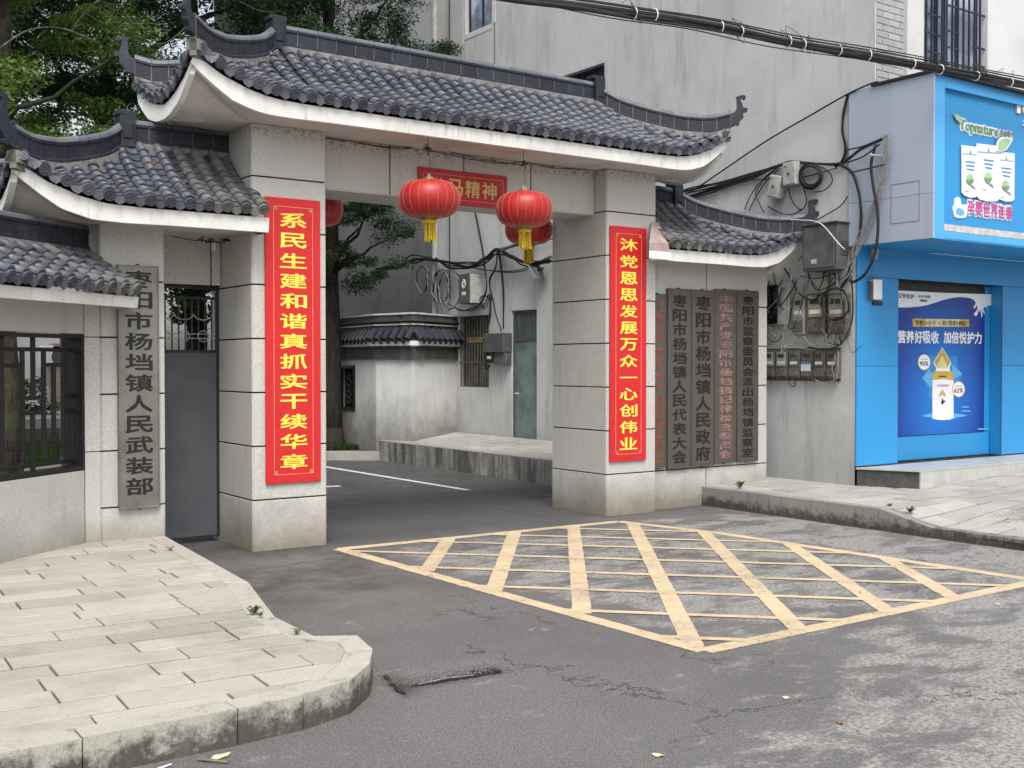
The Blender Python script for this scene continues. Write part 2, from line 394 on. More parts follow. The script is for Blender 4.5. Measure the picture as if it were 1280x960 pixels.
MAT['twig'] = simple("dead_twig_bark", (0.22, 0.18, 0.13), 0.9, 0.2, 30)
MAT['weed'] = simple("weed_green", (0.07, 0.12, 0.03), 0.7, 0.3, 30)
MAT['cement_dark'] = simple("dark_cement_render", (0.10, 0.10, 0.10), 0.9, 0.3, 5, 0.4)
MAT['step_tile'] = simple("glossy_step_tile", (0.48, 0.48, 0.45), 0.35, 0.12, 5)

def b_bark(name, c, moss=0.3):
    b = NB(name, 0.95, 0.2)
    g = b.noise(9, 6, 0.7, b.pos((3, 3, 0.5)))
    x = b.mix(b.ramp(g, 0.4, 0.65), c, tuple(v * 0.35 for v in c))
    x = b.mix(b.ramp(b.noise(4, 5), 0.5, 0.62, 0, moss), x, (0.085, 0.10, 0.04))
    b.col(x); b.bump(g, 0.9, 0.03); return b.m
MAT['bark'] = b_bark("dark_tree_bark", (0.050, 0.042, 0.035), 0.05)
MAT['bark_moss'] = b_bark("mossy_tree_bark", (0.055, 0.046, 0.035), 0.4)
MAT['bark_pale'] = b_bark("pale_bare_branch", (0.17, 0.145, 0.12), 0.1)

def b_leaf(name, a, c2, trans=0.35):
    b = NB(name, 0.6, 0.3)
    at = b.n("ShaderNodeAttribute", attribute_name="tone")
    f = at.outputs["Fac"]
    x = b.mix(f, a, c2)
    x = b.mix(b.ramp(b.noise(0.7, 4), 0.4, 0.65, 0, 0.5), x, tuple(v * 0.6 for v in a))
    b.col(x)
    tr = b.n("ShaderNodeBsdfTranslucent"); b.l(x, tr.inputs[0])
    ms = b.n("ShaderNodeMixShader"); ms.inputs[0].default_value = trans
    b.l(b.b.outputs[0], ms.inputs[1]); b.l(tr.outputs[0], ms.inputs[2])
    b.l(ms.outputs[0], b.t.nodes["Material Output"].inputs[0]); return b.m
MAT['leaf_bright'] = b_leaf("fresh_green_leaves", (0.065, 0.135, 0.025), (0.19, 0.30, 0.07))
MAT['leaf_dark'] = b_leaf("dark_conifer_leaves", (0.020, 0.045, 0.018), (0.050, 0.095, 0.038), 0.25)
MAT['leaf_mid'] = b_leaf("mid_green_leaves", (0.035, 0.075, 0.020), (0.085, 0.155, 0.045))
MAT['grass'] = b_leaf("lawn_grass", (0.035, 0.075, 0.015), (0.08, 0.14, 0.03))
MAT['lantern'] = None
def b_lantern():
    b = NB("red_lantern_satin", 0.42, 0.5)
    c = b.mix(b.ramp(b.noise(12, 4), 0.4, 0.7, 0, 0.4), (0.40, 0.010, 0.010), (0.27, 0.007, 0.009))
    b.col(c); b.b.inputs["Sheen Weight"].default_value = 0.1; b.bump(b.noise(9, 3), 0.15, 0.01); return b.m
MAT['lantern'] = b_lantern()
MAT['rib_gold'] = simple("pale_gold_lantern_rib", (0.66, 0.24, 0.16), 0.5, 0.1)
MAT['tassel'] = simple("yellow_tassel_thread", (0.72, 0.50, 0.03), 0.7, 0.2, 60)
MAT['brass'] = simple("dull_brass_cap", (0.38, 0.26, 0.10), 0.4, 0.2, 20, metal=0.5)
# ---------------------------------------------------------------- mesh builder
WL = {}          # world location of every object made here
MESHN = {}
class MB:
    """collects faces in world coordinates (through the frame T) and links them as ONE object"""
    def __init__(s, T=None): s.v = []; s.f = []; s.T = T; s.mi = []; s.cur = 0
    def add(s, vs, fs):
        o = len(s.v)
        if s.T is not None: vs = [s.T @ Vector(v) for v in vs]
        s.v.extend([tuple(v) for v in vs]); s.f.extend([tuple(i + o for i in f) for f in fs])
        s.mi.extend([s.cur] * len(fs)); return s
    def box(s, x0, x1, y0, y1, z0, z1, c=0.0):
        if x1 < x0: x0, x1 = x1, x0
        if y1 < y0: y0, y1 = y1, y0
        if z1 < z0: z0, z1 = z1, z0
        if c <= 0:
            vs = [(x, y, z) for x in (x0, x1) for y in (y0, y1) for z in (z0, z1)]
            return s.add(vs, [(0, 1, 3, 2), (4, 6, 7, 5), (0, 4, 5, 1), (2, 3, 7, 6), (0, 2, 6, 4), (1, 5, 7, 3)])
        c = min(c, (x1 - x0) * .45, (y1 - y0) * .45, (z1 - z0) * .45)
        X, Y, Z = (x0, x1), (y0, y1), (z0, z1); vs = []; ix = {}
        for i in (0, 1):
            for j in (0, 1):
                for k in (0, 1):
                    sx, sy, sz = (1, -1)[i] * c, (1, -1)[j] * c, (1, -1)[k] * c
                    for a, p in enumerate(((X[i], Y[j] + sy, Z[k] + sz), (X[i] + sx, Y[j], Z[k] + sz), (X[i] + sx, Y[j] + sy, Z[k]))):
                        ix[(i, j, k, a)] = len(vs); vs.append(p)
        fs = []
        for i in (0, 1):
            fs.append([ix[(i, j, k, 0)] for j, k in ((0, 0), (0, 1), (1, 1), (1, 0))][::(1 if i == 0 else -1)])
            fs.append([ix[(j, i, k, 1)] for j, k in ((0, 0), (1, 0), (1, 1), (0, 1))][::(1 if i == 0 else -1)])
            fs.append([ix[(j, k, i, 2)] for j, k in ((0, 0), (0, 1), (1, 1), (1, 0))][::(1 if i == 0 else -1)])
        for j in (0, 1):
            for k in (0, 1):
                fs.append([ix[(0, j, k, 1)], ix[(1, j, k, 1)], ix[(1, j, k, 2)], ix[(0, j, k, 2)]])
                fs.append([ix[(j, 0, k, 0)], ix[(j, 1, k, 0)], ix[(j, 1, k, 2)], ix[(j, 0, k, 2)]])
                fs.append([ix[(j, k, 0, 0)], ix[(j, k, 1, 0)], ix[(j, k, 1, 1)], ix[(j, k, 0, 1)]])
        for i in (0, 1):
            for j in (0, 1):
                for k in (0, 1): fs.append([ix[(i, j, k, 0)], ix[(i, j, k, 1)], ix[(i, j, k, 2)]])
        return s.add(vs, fs)
    def prism(s, poly, z0, z1):
        """poly: list of (x,y); z0/z1 numbers or functions of (x,y)"""
        n = len(poly); g0 = z0 if callable(z0) else (lambda x, y: z0); g1 = z1 if callable(z1) else (lambda x, y: z1)
        vs = [(x, y, g0(x, y)) for x, y in poly] + [(x, y, g1(x, y)) for x, y in poly]
        fs = [tuple(range(n))[::-1], tuple(range(n, 2 * n))] + [(i, (i + 1) % n, n + (i + 1) % n, n + i) for i in range(n)]
        return s.add(vs, fs)
    def plate(s, poly, y0, y1):
        """poly: list of (x,z) outline in the frame's x-z plane, thickness along y"""
        n = len(poly)
        vs = [(x, y0, z) for x, z in poly] + [(x, y1, z) for x, z in poly]
        fs = [tuple(range(n)), tuple(range(n, 2 * n))[::-1]] + [(i, n + i, n + (i + 1) % n, (i + 1) % n) for i in range(n)]
        return s.add(vs, fs)
    def tube(s, pts, r, n=6, r1=None, cap=True):
        pts = [Vector(p) for p in pts]; m = len(pts)
        if m < 2: return s
        prev = None; vs = []
        for i, p in enumerate(pts):
            t = (pts[min(i + 1, m - 1)] - pts[max(i - 1, 0)])
            if t.length < 1e-9: t = Vector((0, 0, 1))
            t.normalize()
            if prev is None:
                a = Vector((0, 0, 1)) if abs(t.z) < 0.9 else Vector((1, 0, 0))
                prev = t.cross(a).normalized()
            u = (prev - t * prev.dot(t))
            u = u.normalized() if u.length > 1e-6 else t.orthogonal().normalized()
            prev = u; w = t.cross(u)
            rr = r if r1 is None else r + (r1 - r) * i / (m - 1)
            if isinstance(r, (list, tuple)): rr = r[i]
            for k in range(n):
                a = 2 * pi * k / n; vs.append(p + (u * cos(a) + w * sin(a)) * rr)
        fs = [(i * n + k, i * n + (k + 1) % n, (i + 1) * n + (k + 1) % n, (i + 1) * n + k) for i in range(m - 1) for k in range(n)]
        if cap: fs += [tuple(range(n))[::-1], tuple(range((m - 1) * n, m * n))]
        return s.add(vs, fs)
    def lathe(s, prof, o=(0, 0, 0), n=24, axis='z'):
        vs = []
        for r, z in prof:
            for k in range(n):
                a = 2 * pi * k / n
                p = (r * cos(a), r * sin(a), z)
                if axis == 'y': p = (p[0], p[2], p[1])
                if axis == 'x': p = (p[2], p[0], p[1])
                vs.append((o[0] + p[0], o[1] + p[1], o[2] + p[2]))
        m = len(prof)
        fs = [(i * n + k, i * n + (k + 1) % n, (i + 1) * n + (k + 1) % n, (i + 1) * n + k) for i in range(m - 1) for k in range(n)]
        if prof[0][0] > 1e-6: fs.append(tuple(range(n))[::-1])
        if prof[-1][0] > 1e-6: fs.append(tuple(range((m - 1) * n, m * n)))
        return s.add(vs, fs)
    def mesh(s, name, mats, center=None, smooth=False):
        me = bpy.data.meshes.new(name)
        c = Vector(center) if center is not None else Vector((0, 0, 0))
        me.from_pydata([(v[0] - c.x, v[1] - c.y, v[2] - c.z) for v in s.v], [], s.f)
        for m in (mats if isinstance(mats, (list, tuple)) else [mats]): me.materials.append(m)
        if any(s.mi): me.polygons.foreach_set("material_index", s.mi)
        if smooth: me.polygons.foreach_set("use_smooth", [True] * len(me.polygons))
        me.update(); return me
    def build(s, name, mats, parent=None, smooth=False, at=None):
        if not s.v: return None
        a = np.array(s.v); lo, hi = a.min(0), a.max(0)
        c = Vector(((lo[0] + hi[0]) / 2, (lo[1] + hi[1]) / 2, lo[2])) if at is None else Vector(at)
        if isinstance(mats, str): mats = MAT[mats]
        if isinstance(mats, (list, tuple)): mats = [MAT[m] if isinstance(m, str) else m for m in mats]
        me = s.mesh(name, mats, c, smooth)
        return link(name, me, c, parent)
def link(name, me, loc, parent=None):
    o = bpy.data.objects.new(name, me); COL.objects.link(o)
    loc = Vector(loc)
    if parent is not None: o.parent = parent; o.location = loc - WL[parent.name]
    else: o.location = loc
    WL[o.name] = loc; return o
def link_m(name, me, M, parent):
    """place a shared mesh by a full world matrix under an unrotated parent"""
    o = bpy.data.objects.new(name, me); COL.objects.link(o); o.parent = parent
    o.matrix_basis = Matrix.Translation(-WL[parent.name]) @ M
    WL[o.name] = M.translation.copy(); return o
def empty(name, loc, label=None, cat=None, group=None, kind=None):
    o = bpy.data.objects.new(name, None); COL.objects.link(o); o.location = loc; o.empty_display_size = 0.1
    WL[o.name] = Vector(loc); tag(o, label, cat, group, kind); return o
def tag(o, label=None, cat=None, group=None, kind=None):
    if label: o["label"] = label
    if cat: o["category"] = cat
    if group: o["group"] = group
    if kind: o["kind"] = kind
    return o
def frame(o, r, u):
    """frame with x = r, z = u, y = into the wall (away from the viewer)"""
    r = Vector(r).normalized(); u = Vector(u).normalized(); n = u.cross(r)
    return Matrix(((r.x, n.x, u.x, o[0]), (r.y, n.y, u.y, o[1]), (r.z, n.z, u.z, o[2]), (0, 0, 0, 1)))
def spline(pts, k=6):
    p = [Vector(q) for q in pts]
    if len(p) < 3: return p
    p = [2 * p[0] - p[1]] + p + [2 * p[-1] - p[-2]]; out = []
    for i in range(1, len(p) - 2):
        a, b, c, d = p[i - 1:i + 3]
        for j in range(k):
            t = j / k
            out.append(0.5 * ((2 * b) + (c - a) * t + (2 * a - 5 * b + 4 * c - d) * t * t + (3 * b - a - 3 * c + d) * t ** 3))
    out.append(p[-2]); return out
def interp(x, tab):
    if x <= tab[0][0]: return tab[0][1]
    for (a, b), (c, d) in zip(tab, tab[1:]):
        if x <= c:
            t = (x - a) / (c - a); t2 = t
            return b + (d - b) * t2
    return tab[-1][1]
def clip_poly(poly, conv):
    """Sutherland-Hodgman: clip poly (any) by convex ccw region"""
    out = poly
    for i in range(len(conv)):
        a, b = conv[i], conv[(i + 1) % len(conv)]
        def side(p): return (b[0] - a[0]) * (p[1] - a[1]) - (b[1] - a[1]) * (p[0] - a[0])
        inp, out = out, []
        for j in range(len(inp)):
            p, q = inp[j], inp[(j + 1) % len(inp)]; sp, sq = side(p), side(q)
            if sp >= 0: out.append(p)
            if (sp >= 0) != (sq >= 0):
                t = sp / (sp - sq); out.append((p[0] + (q[0] - p[0]) * t, p[1] + (q[1] - p[1]) * t))
        if not out: return []
    res = []
    for p in out:
        if not res or math.hypot(p[0] - res[-1][0], p[1] - res[-1][1]) > 1e-4: res.append(p)
    return res if len(res) > 2 else []
def area(p): return sum(p[i][0] * p[(i + 1) % len(p)][1] - p[(i + 1) % len(p)][0] * p[i][1] for i in range(len(p))) / 2

# ---------------------------------------------------------------- lettering as geometry
_gl = {}
def glyph(ch, bold=0.0, ext=0.0):
    k = (ch, bold, ext)
    if k in _gl: return _gl[k]
    c = bpy.data.curves.new("t", 'FONT'); c.body = ch; c.offset = bold; c.extrude = ext; c.resolution_u = 2; c.size = 1.0
    o = bpy.data.objects.new("t", c); m = o.to_mesh()
    vs = [tuple(v.co) for v in m.vertices]; fs = [tuple(p.vertices) for p in m.polygons]
    o.to_mesh_clear(); bpy.data.objects.remove(o); bpy.data.curves.remove(c)
    xs = [v[0] for v in vs] or [0]; ys = [v[1] for v in vs] or [0]
    _gl[k] = (vs, fs, (min(xs), max(xs), min(ys), max(ys))); return _gl[k]
def thicken(mb, vs, fs, f, bold, y, thick):
    """stamp a glyph several times round its place, each copy a hair proud of the last, to fatten the strokes"""
    n = 0 if bold <= .004 else (8 if bold > .04 else 6)
    offs = [(0, 0)] + [(bold * cos(2 * pi * k / n), bold * sin(2 * pi * k / n)) for k in range(n)]
    for i, (dx, dy) in enumerate(offs):
        e = thick * (1 - .045 * i)
        mb.add([f(p[0] + dx, p[1] + dy, y - e * (p[2] + 0.5)) for p in vs], fs)
def put_char(mb, ch, x, z, w, h, y=0.0, bold=0.02, thick=0.003, fit=True):
    """character centred on (x, z) in a w by h cell, standing off the face at depth y"""
    vs, fs, (a, b, c, d) = glyph(ch, 0.0, 0.5)
    if not vs: return
    if fit and ord(ch) > 0x2000 and ch not in '一': sx, sz = w / (b - a), h / (d - c); cx, cz = (a + b) / 2, (c + d) / 2
    elif ord(ch) > 0x2000: sx = w / (b - a); sz = min(sx, h); cx, cz = (a + b) / 2, (c + d) / 2
    else: sx, sz = w, h; cx, cz = (a + b) / 2, 0.35
    thicken(mb, vs, fs, lambda X, Y, D: (x + (X - cx) * sx, D, z + (Y - cz) * sz), bold, y, thick)
def column_text(mb, s, x, z0, z1, w, hfrac=0.86, y=0.0, bold=0.02, thick=0.003):
    n = len(s); st = (z0 - z1) / n
    for i, ch in enumerate(s): put_char(mb, ch, x, z0 - st * (i + .5), w, st * hfrac, y, bold, thick)
def row_text(mb, s, x0, x1, z, h, y=0.0, bold=0.02, thick=0.003, slope=0.0, fill=0.9):
    n = len(s); st = (x1 - x0) / n
    for i, ch in enumerate(s):
        if ch != ' ': put_char(mb, ch, x0 + st * (i + .5), z + slope * (i + .5) * st, st * fill, h, y, bold, thick)
def line_text(mb, s, x0, x1, z, h, y=0.0, bold=0.02, thick=0.003):
    """proportional latin text fitted between x0 and x1"""
    adv = []; 
    for ch in s:
        vs, fs, (a, b, c, d) = glyph(ch, 0.0, 0.5); adv.append((b - a) + 0.07 if vs else 0.3)
    k = (x1 - x0) / sum(adv); x = x0
    for ch, w in zip(s, adv):
        vs, fs, (a, b, c, d) = glyph(ch, 0.0, 0.5)
        if vs: thicken(mb, vs, fs, lambda X, Y, D: (x + (X - a) * k, D, z + Y * h), bold, y, thick)
        x += w * k
def disc_poly(x, z, rx, rz=None, n=20): 
    rz = rz or rx
    return [(x + rx * cos(2 * pi * k / n), z + rz * sin(2 * pi * k / n)) for k in range(n)]
# ================================================================ GROUND
# street asphalt: one sheet to the horizon with a real broken slit in it
HX0, HX1, HY0, HY1 = 2.75, 4.35, 4.35, 5.35
g = MB()
def sheet(x0, x1, y0, y1): g.add([(x0, y0, 0), (x1, y0, 0), (x1, y1, 0), (x0, y1, 0)], [(0, 1, 2, 3)])
sheet(-400, 400, -400, HY0); sheet(-400, 400, HY1, 900); sheet(-400, HX0, HY0, HY1); sheet(HX1, 400, HY0, HY1)
P0, P1 = onZ(522, 852, 0), onZ(612, 836, 0)
P2 = onZ(470, 830, 0); P3 = onZ(508, 868, 0)
def segd(p, a, b):
    ab = b - a; t = max(0, min(1, (p - a).dot(ab) / ab.length_squared)); return (p - (a + ab * t)).length, t
from mathutils import noise as mnoise
nx, ny = 100, 64
vs = []; 
for j in range(ny + 1):
    for i in range(nx + 1):
        x = HX0 + (HX1 - HX0) * i / nx; y = HY0 + (HY1 - HY0) * j / ny; z = 0.0
        if 0 < i < nx and 0 < j < ny:
            p = Vector((x, y, 0)); w = mnoise.noise(Vector((x * 9, y * 9, 3))) * 0.03
            d, t = segd(p, P0, P1); wd = 0.024 + 0.040 * t
            z -= 0.10 * max(0, 1 - (d + w) / wd) ** 0.5 if d + w < wd else 0
            z -= 0.018 * max(0, 1 - d / 0.22)
            d2, t2 = segd(p, P2, P3)
            if d2 + w < 0.004: z -= 0.02
            z -= 0.012 * max(0, 1 - d2 / 0.13)
            z += mnoise.noise(Vector((x * 26, y * 26, 0))) * 0.004 * max(0, 1 - d / 0.3)
        vs.append((x, y, z))
g.add(vs, [(j * (nx + 1) + i, j * (nx + 1) + i + 1, (j + 1) * (nx + 1) + i + 1, (j + 1) * (nx + 1) + i) for j in range(ny) for i in range(nx)])
road = tag(g.build("road", 'asphalt'), kind="structure")
m = MB(); q0, q1 = onZ(524, 853, 0.0), onZ(592, 841, 0.0)
m.tube([q0 + Vector((0, 0, -.008)), (q0 + q1) / 2 + Vector((0, .004, -.004)), q1 + Vector((0, 0, -.012))], 0.0038, 6)
tag(m.build("stick", 'cable_grey'), "thin pale stick lying in the crack of the asphalt", "stick")

# crumbled aggregate round the slit
m = MB()
for k in range(260):
    b_ = P0.lerp(P1, random.random()) if k % 6 else P2.lerp(P3, random.random()); c = b_ + Vector((random.gauss(0, .045), random.gauss(0, .03), 0)); s = random.uniform(.002, .0075)
    vs = [(c.x + s * random.uniform(.6, 1.2) * x, c.y + s * random.uniform(.6, 1.2) * y, s * z) for x, y, z in ((-1, 0, 0), (0, -1, 0), (1, 0, 0), (0, 1, 0), (.1, .1, .9))]
    m.add(vs, [(0, 1, 4), (1, 2, 4), (2, 3, 4), (3, 0, 4)])
tag(m.build("road_grit", 'asphalt'), "loose crumbs of asphalt round the broken slit in the road", "grit", kind="stuff")
# painted markings
def stroke(mb, a, b, w, z=0.004, rag=0.007):
    a = Vector((*a, 0)); b = Vector((*b, 0)); d = b - a; L = d.length; d.normalize(); n = Vector((-d.y, d.x, 0)) * w / 2
    k = max(1, int(L / 0.045)); vs = []
    for i in range(k + 1):
        p = a + d * L * i / k
        vs.append(tuple(p + n * (1 + random.uniform(-1, 1) * rag / w) + Vector((0, 0, z)))); vs.append(tuple(p - n * (1 + random.uniform(-1, 1) * rag / w) + Vector((0, 0, z))))
    mb.add(vs, [(2 * i, 2 * i + 1, 2 * i + 3, 2 * i + 2) for i in range(k)])
BOX = [(4.54, 9.12), (7.72, 9.03), (7.98, 7.9), (8.22, 4.72), (4.64, 4.67)]
root = empty("box_junction_marking", (6.3, 6.8, 0), "worn yellow cross-hatched box painted on the road in front of the gate", "road marking")
for i in range(5):
    m = MB(); stroke(m, BOX[i], BOX[(i + 1) % 5], 0.125, 0.0020 + .0004 * i); m.build("border_line", 'yellow', root)
def clipseg(a, b):
    # clip infinite-ish segment to the (convex, clockwise) box
    t0, t1 = 0, 1; d = (b[0] - a[0], b[1] - a[1])
    for i in range(5):
        p, q = BOX[i], BOX[(i + 1) % 5]; nx_, ny_ = (q[1] - p[1]), -(q[0] - p[0])
        num = nx_ * (a[0] - p[0]) + ny_ * (a[1] - p[1]); den = nx_ * d[0] + ny_ * d[1]
        if abs(den) < 1e-9: continue
        t = -num / den
        if den < 0: t0 = max(t0, t)
        else: t1 = min(t1, t)
    return None if t0 >= t1 else ((a[0] + d[0] * t0, a[1] + d[1] * t0), (a[0] + d[0] * t1, a[1] + d[1] * t1))
def inside_sign():
    return None
HA = [((4.62, 7.74), (5.70, 9.12)), ((4.62, 6.79), (6.43, 9.08)), ((4.67, 5.83), (7.11, 9.02)), ((4.66, 4.78), (7.76, 8.86)),
      ((5.48, 4.70), (7.96, 8.05)), ((6.36, 4.69), (8.06, 7.05)), ((7.09, 4.67), (8.15, 6.08))]
for a, b in HA:
    m = MB(); stroke(m, a, b, 0.128, 0.0046); m.build("hatch_line", 'yellow', root)
for c in (9.72, 10.62, 11.62, 12.58, 13.52, 14.42, 15.15, 15.9):
    # x + y = c, between the left/bottom and the top/right borders
    xs = []
    for i in range(5):
        p, q = BOX[i], BOX[(i + 1) % 5]; s0, s1 = p[0] + p[1] - c, q[0] + q[1] - c
        if s0 * s1 < 0: t = s0 / (s0 - s1); xs.append((p[0] + (q[0] - p[0]) * t, p[1] + (q[1] - p[1]) * t))
    if len(xs) == 2:
        m = MB(); stroke(m, tuple(xs[0][k] + (xs[1][k] - xs[0][k]) * .05 / max(.3, math.dist(*xs)) for k in (0, 1)), tuple(xs[1][k] + (xs[0][k] - xs[1][k]) * .05 / max(.3, math.dist(*xs)) for k in (0, 1)), 0.078, 0.0056); m.build("hatch_line", 'yellow', root)
m = MB(); stroke(m, (7.97, 17.2), (8.03, 12.4), 0.10, 0.004)
tag(m.build("parking_line", 'white_line'), "long thin white line painted on the lane behind the gate", "road marking")
m = MB(); stroke(m, (5.9, 13.95), (6.9, 13.80), 0.12, 0.004)
tag(m.build("parking_line", 'white_line'), "short white line painted just behind the left gate pillar", "road marking")
m = MB(); stroke(m, (3.2, 21.5), (6.6, 22.0), 0.14, 0.004); tag(m.build("parking_line", 'white_line'), "white line far across the courtyard seen through the fence window", "road marking")
m = MB(); stroke(m, (2.6, 13.6), (5.6, 13.9), 0.12, 0.004)
tag(m.build("parking_line", 'white_line'), "white line across the near courtyard seen through the fence window", "road marking")

# ---------------------------------------------------------------- left pavement
WA = Vector((2.5, 9.62, 0)); WD = Vector((-0.8, -0.6, 0)); WD = Vector((-.788, -.616, 0)).normalized()   # fence wall line
outer = [(3.16, 9.80), (2.95, 7.28), (2.68, 6.22), (2.665, 5.65), (2.86, 5.53), (2.79, 5.22), (2.65, 4.99), (2.44, 4.79), (2.16, 4.70), (1.84, 4.67), (1.19, 4.66), (0.55, 4.66), (-0.1, 4.66), (-0.75, 4.66), (-1.4, 4.66), (-2.1, 4.66), (-2.8, 4.66)]
inner = [(3.03, 9.80), (2.82, 7.38), (2.56, 6.33), (2.54, 5.72), (2.71, 5.46), (2.66, 5.28), (2.54, 5.09), (2.36, 4.91), (2.12, 4.83), (1.83, 4.80), (1.19, 4.79), (0.55, 4.79), (-0.1, 4.79), (-0.75, 4.79), (-1.4, 4.79), (-2.1, 4.79), (-2.8, 4.79)]
def hl(x, y): return 0.165 + 0.012 * (y - 4.7) / 5
wl = WA + WD * 6.6
region = inner + [(-2.8, wl.y - 0.05), (WA.x, WA.y + 0.05), (3.0, 9.68)]
lp = MB(); lp.prism([((a[0] + b_[0]) / 2, (a[1] + b_[1]) / 2) for a, b_ in zip(outer, inner)] + [(-2.8, wl.y), (WA.x, WA.y + .05), (3.10, 9.68)], -0.1, lambda x, y: hl(x, y) - 0.030)
pave_l = tag(lp.build("pavement", 'bed'), kind="structure")
def kerb_run(o, i, hf, parent, mt, top=0.0, gap=0.003):
    for k in range(len(o) - 1):
        a, b, c, d = o[k], o[k + 1], i[k + 1], i[k]
        sub = max(1, int(round(math.hypot(b[0] - a[0], b[1] - a[1]) / 0.75)))
        for s in range(sub):
            t0, t1 = s / sub, (s + 1) / sub
            L = math.hypot(b[0] - a[0], b[1] - a[1]) / sub; e = gap / max(L, .05) / sub
            lerp = lambda p, q, t: (p[0] + (q[0] - p[0]) * t, p[1] + (q[1] - p[1]) * t)
            q = [lerp(a, b, t0 + e), lerp(a, b, t1 - e), lerp(d, c, t1 - e), lerp(d, c, t0 + e)]
            if area(q) < 0: q = q[::-1]
            dz = random.uniform(-.003, .003)
            cx, cy = sum(p[0] for p in q) / 4, sum(p[1] for p in q) / 4
            q2 = [(cx + (p[0] - cx) * (1 - .012 / max(L, .1)), cy + (p[1] - cy) * .92) for p in q]
            m = MB(); n = 4; zf = lambda x, y: hf(x, y) + dz
            vs = [(x, y, -0.12) for x, y in q] + [(x, y, zf(x, y) - .004) for x, y in q] + [(x + (cx - x) * .02, y + (cy - y) * .02, zf(x, y)) for x, y in q]
            fs = [(0, 3, 2, 1), (8, 9, 10, 11)] + [(j, (j + 1) % 4, 4 + (j + 1) % 4, 4 + j) for j in range(4)] + [(4 + j, 4 + (j + 1) % 4, 8 + (j + 1) % 4, 8 + j) for j in range(4)]
            m.add(vs, fs); m.build("kerb_stone", mt, parent)
kerb_run(outer, inner, hl, pave_l, 'kerb')
def pave_rows(reg, hf, parent, mt, x0, x1, y0, rows, depth, length, ang=0.0, holes=(), tactile=(), jit=0.0025, gp=0.0055):
    ca, sa = cos(ang), sin(ang); y = y0
    for r in range(rows):
        d = depth * random.uniform(0.93, 1.07); off = random.uniform(0, length); x = x0 - off
        while x < x1:
            L = length * random.uniform(0.88, 1.12)
            gy_ = gp * 1.7; rc = [(x + gp, y + gy_), (x + L - gp, y + gy_), (x + L - gp, y + d - gy_), (x + gp, y + d - gy_)]
            rc = [(p[0] * ca - p[1] * sa, p[0] * sa + p[1] * ca) for p in rc]
            pl = clip_poly(reg, rc)
            cx, cy = x + L / 2, y + d / 2
            x += L
            if not pl or abs(area(pl)) < 0.004: continue
            if area(pl) < 0: pl = pl[::-1]
            dz = random.uniform(-jit, jit); tx, ty = random.uniform(-.006, .006), random.uniform(-.008, .008)
            ccx = sum(p[0] for p in pl) / len(pl); ccy = sum(p[1] for p in pl) / len(pl)
            zt = lambda X, Y: hf(X, Y) + dz + tx * (X - ccx) + ty * (Y - ccy)
            m = MB()
            if r in tactile:
                for s in range(6):
                    y_a, y_b = y - d * 0 , y
                    a0 = cy - d / 2 + gp + (d - 2 * gp) * s / 6; a1 = a0 + (d - 2 * gp) / 6 * 0.74
                    rc2 = [(x - L + gp, a0), (x - gp, a0), (x - gp, a1), (x - L + gp, a1)]
                    rc2 = [(p[0] * ca - p[1] * sa, p[0] * sa + p[1] * ca) for p in rc2]
                    p2 = clip_poly(pl, rc2)
                    if p2: m.prism(p2 if area(p2) > 0 else p2[::-1], lambda X, Y: hf(X, Y) - .04, zt)
                if m.v: m.prism(pl, lambda X, Y: hf(X, Y) - .04, lambda X, Y: zt(X, Y) - 0.009)
            else:
                n = len(pl)
                ins = [(p[0] + (ccx - p[0]) * .012, p[1] + (ccy - p[1]) * .025) for p in pl]
                vs = [(px_, py_, hf(px_, py_) - .04) for px_, py_ in pl] + [(px_, py_, zt(px_, py_) - .003) for px_, py_ in pl] + [(px_, py_, zt(px_, py_)) for px_, py_ in ins]
                fs = [tuple(range(2 * n, 3 * n))] + [(j, (j + 1) % n, n + (j + 1) % n, n + j) for j in range(n)] + [(n + j, n + (j + 1) % n, 2 * n + (j + 1) % n, 2 * n + j) for j in range(n)]
                m.add(vs, fs)
            m.build("paving_stone", mt, parent)
        y += d
pave_rows(region, hl, pave_l, 'paving', -3.2, 4.0, 4.78, 23, 0.232, 0.58, R(-3.0), tactile=(6, 7))

# ---------------------------------------------------------------- right pavement
WX = 10.8
def sm(t): t = max(0, min(1, t)); return t * t * (3 - 2 * t)
def hr(x, y):
    base = 0.10 + 0.12 * sm((y - 6.45) / 0.62)
    far = 0.235 + max(0, x - 11.1) * 0.045
    t = sm((x - 9.5) / 1.5)
    h = base * (1 - t) + far * t
    return h
pr = MB()
for i in range(16):
    for j in range(16):
        xa, xb = 9.4 + i * .5, 9.9 + i * .5; ya, yb = 1.6 + j * .5, 2.1 + j * .5
        yb = min(yb, 9.56)
        pr.add([(x, y, hr(x, y) - .034) for x, y in ((xa, ya), (xb, ya), (xb, yb), (xa, yb))], [(0, 1, 2, 3)])
pr.box(9.41, 17.4, 9.5, 9.56, -.1, .18)
pave_r = tag(pr.build("pavement", 'bed'), kind="structure")
ko = [(9.40, y) for y in (9.56, 9.08, 8.49, 7.91, 7.35, 7.07, 6.46, 6.22, 5.96, 5.75, 5.3, 4.8, 4.3, 3.7, 3.1, 2.4, 1.6)]
ko = [(x if y > 6.0 else x + (6.0 - y) * 0.06, y) for x, y in ko]
ki = [(x + 0.13, y) for x, y in ko]
kerb_run(ko, ki, hr, pave_r, 'kerb_grey')
reg_r = [(9.54, 9.52), (9.54, 5.9), (9.70, 3.2), (17, 3.2), (17, 7.8), (11.12, 7.8), (10.82, 8.42), (10.79, 9.9)]
reg_r = reg_r[::-1]
pave_rows(reg_r, hr, pave_r, 'paving_grey', 9.3, 17.0, 3.2, 26, 0.265, 0.56, R(0.0), tactile=(), gp=0.009)
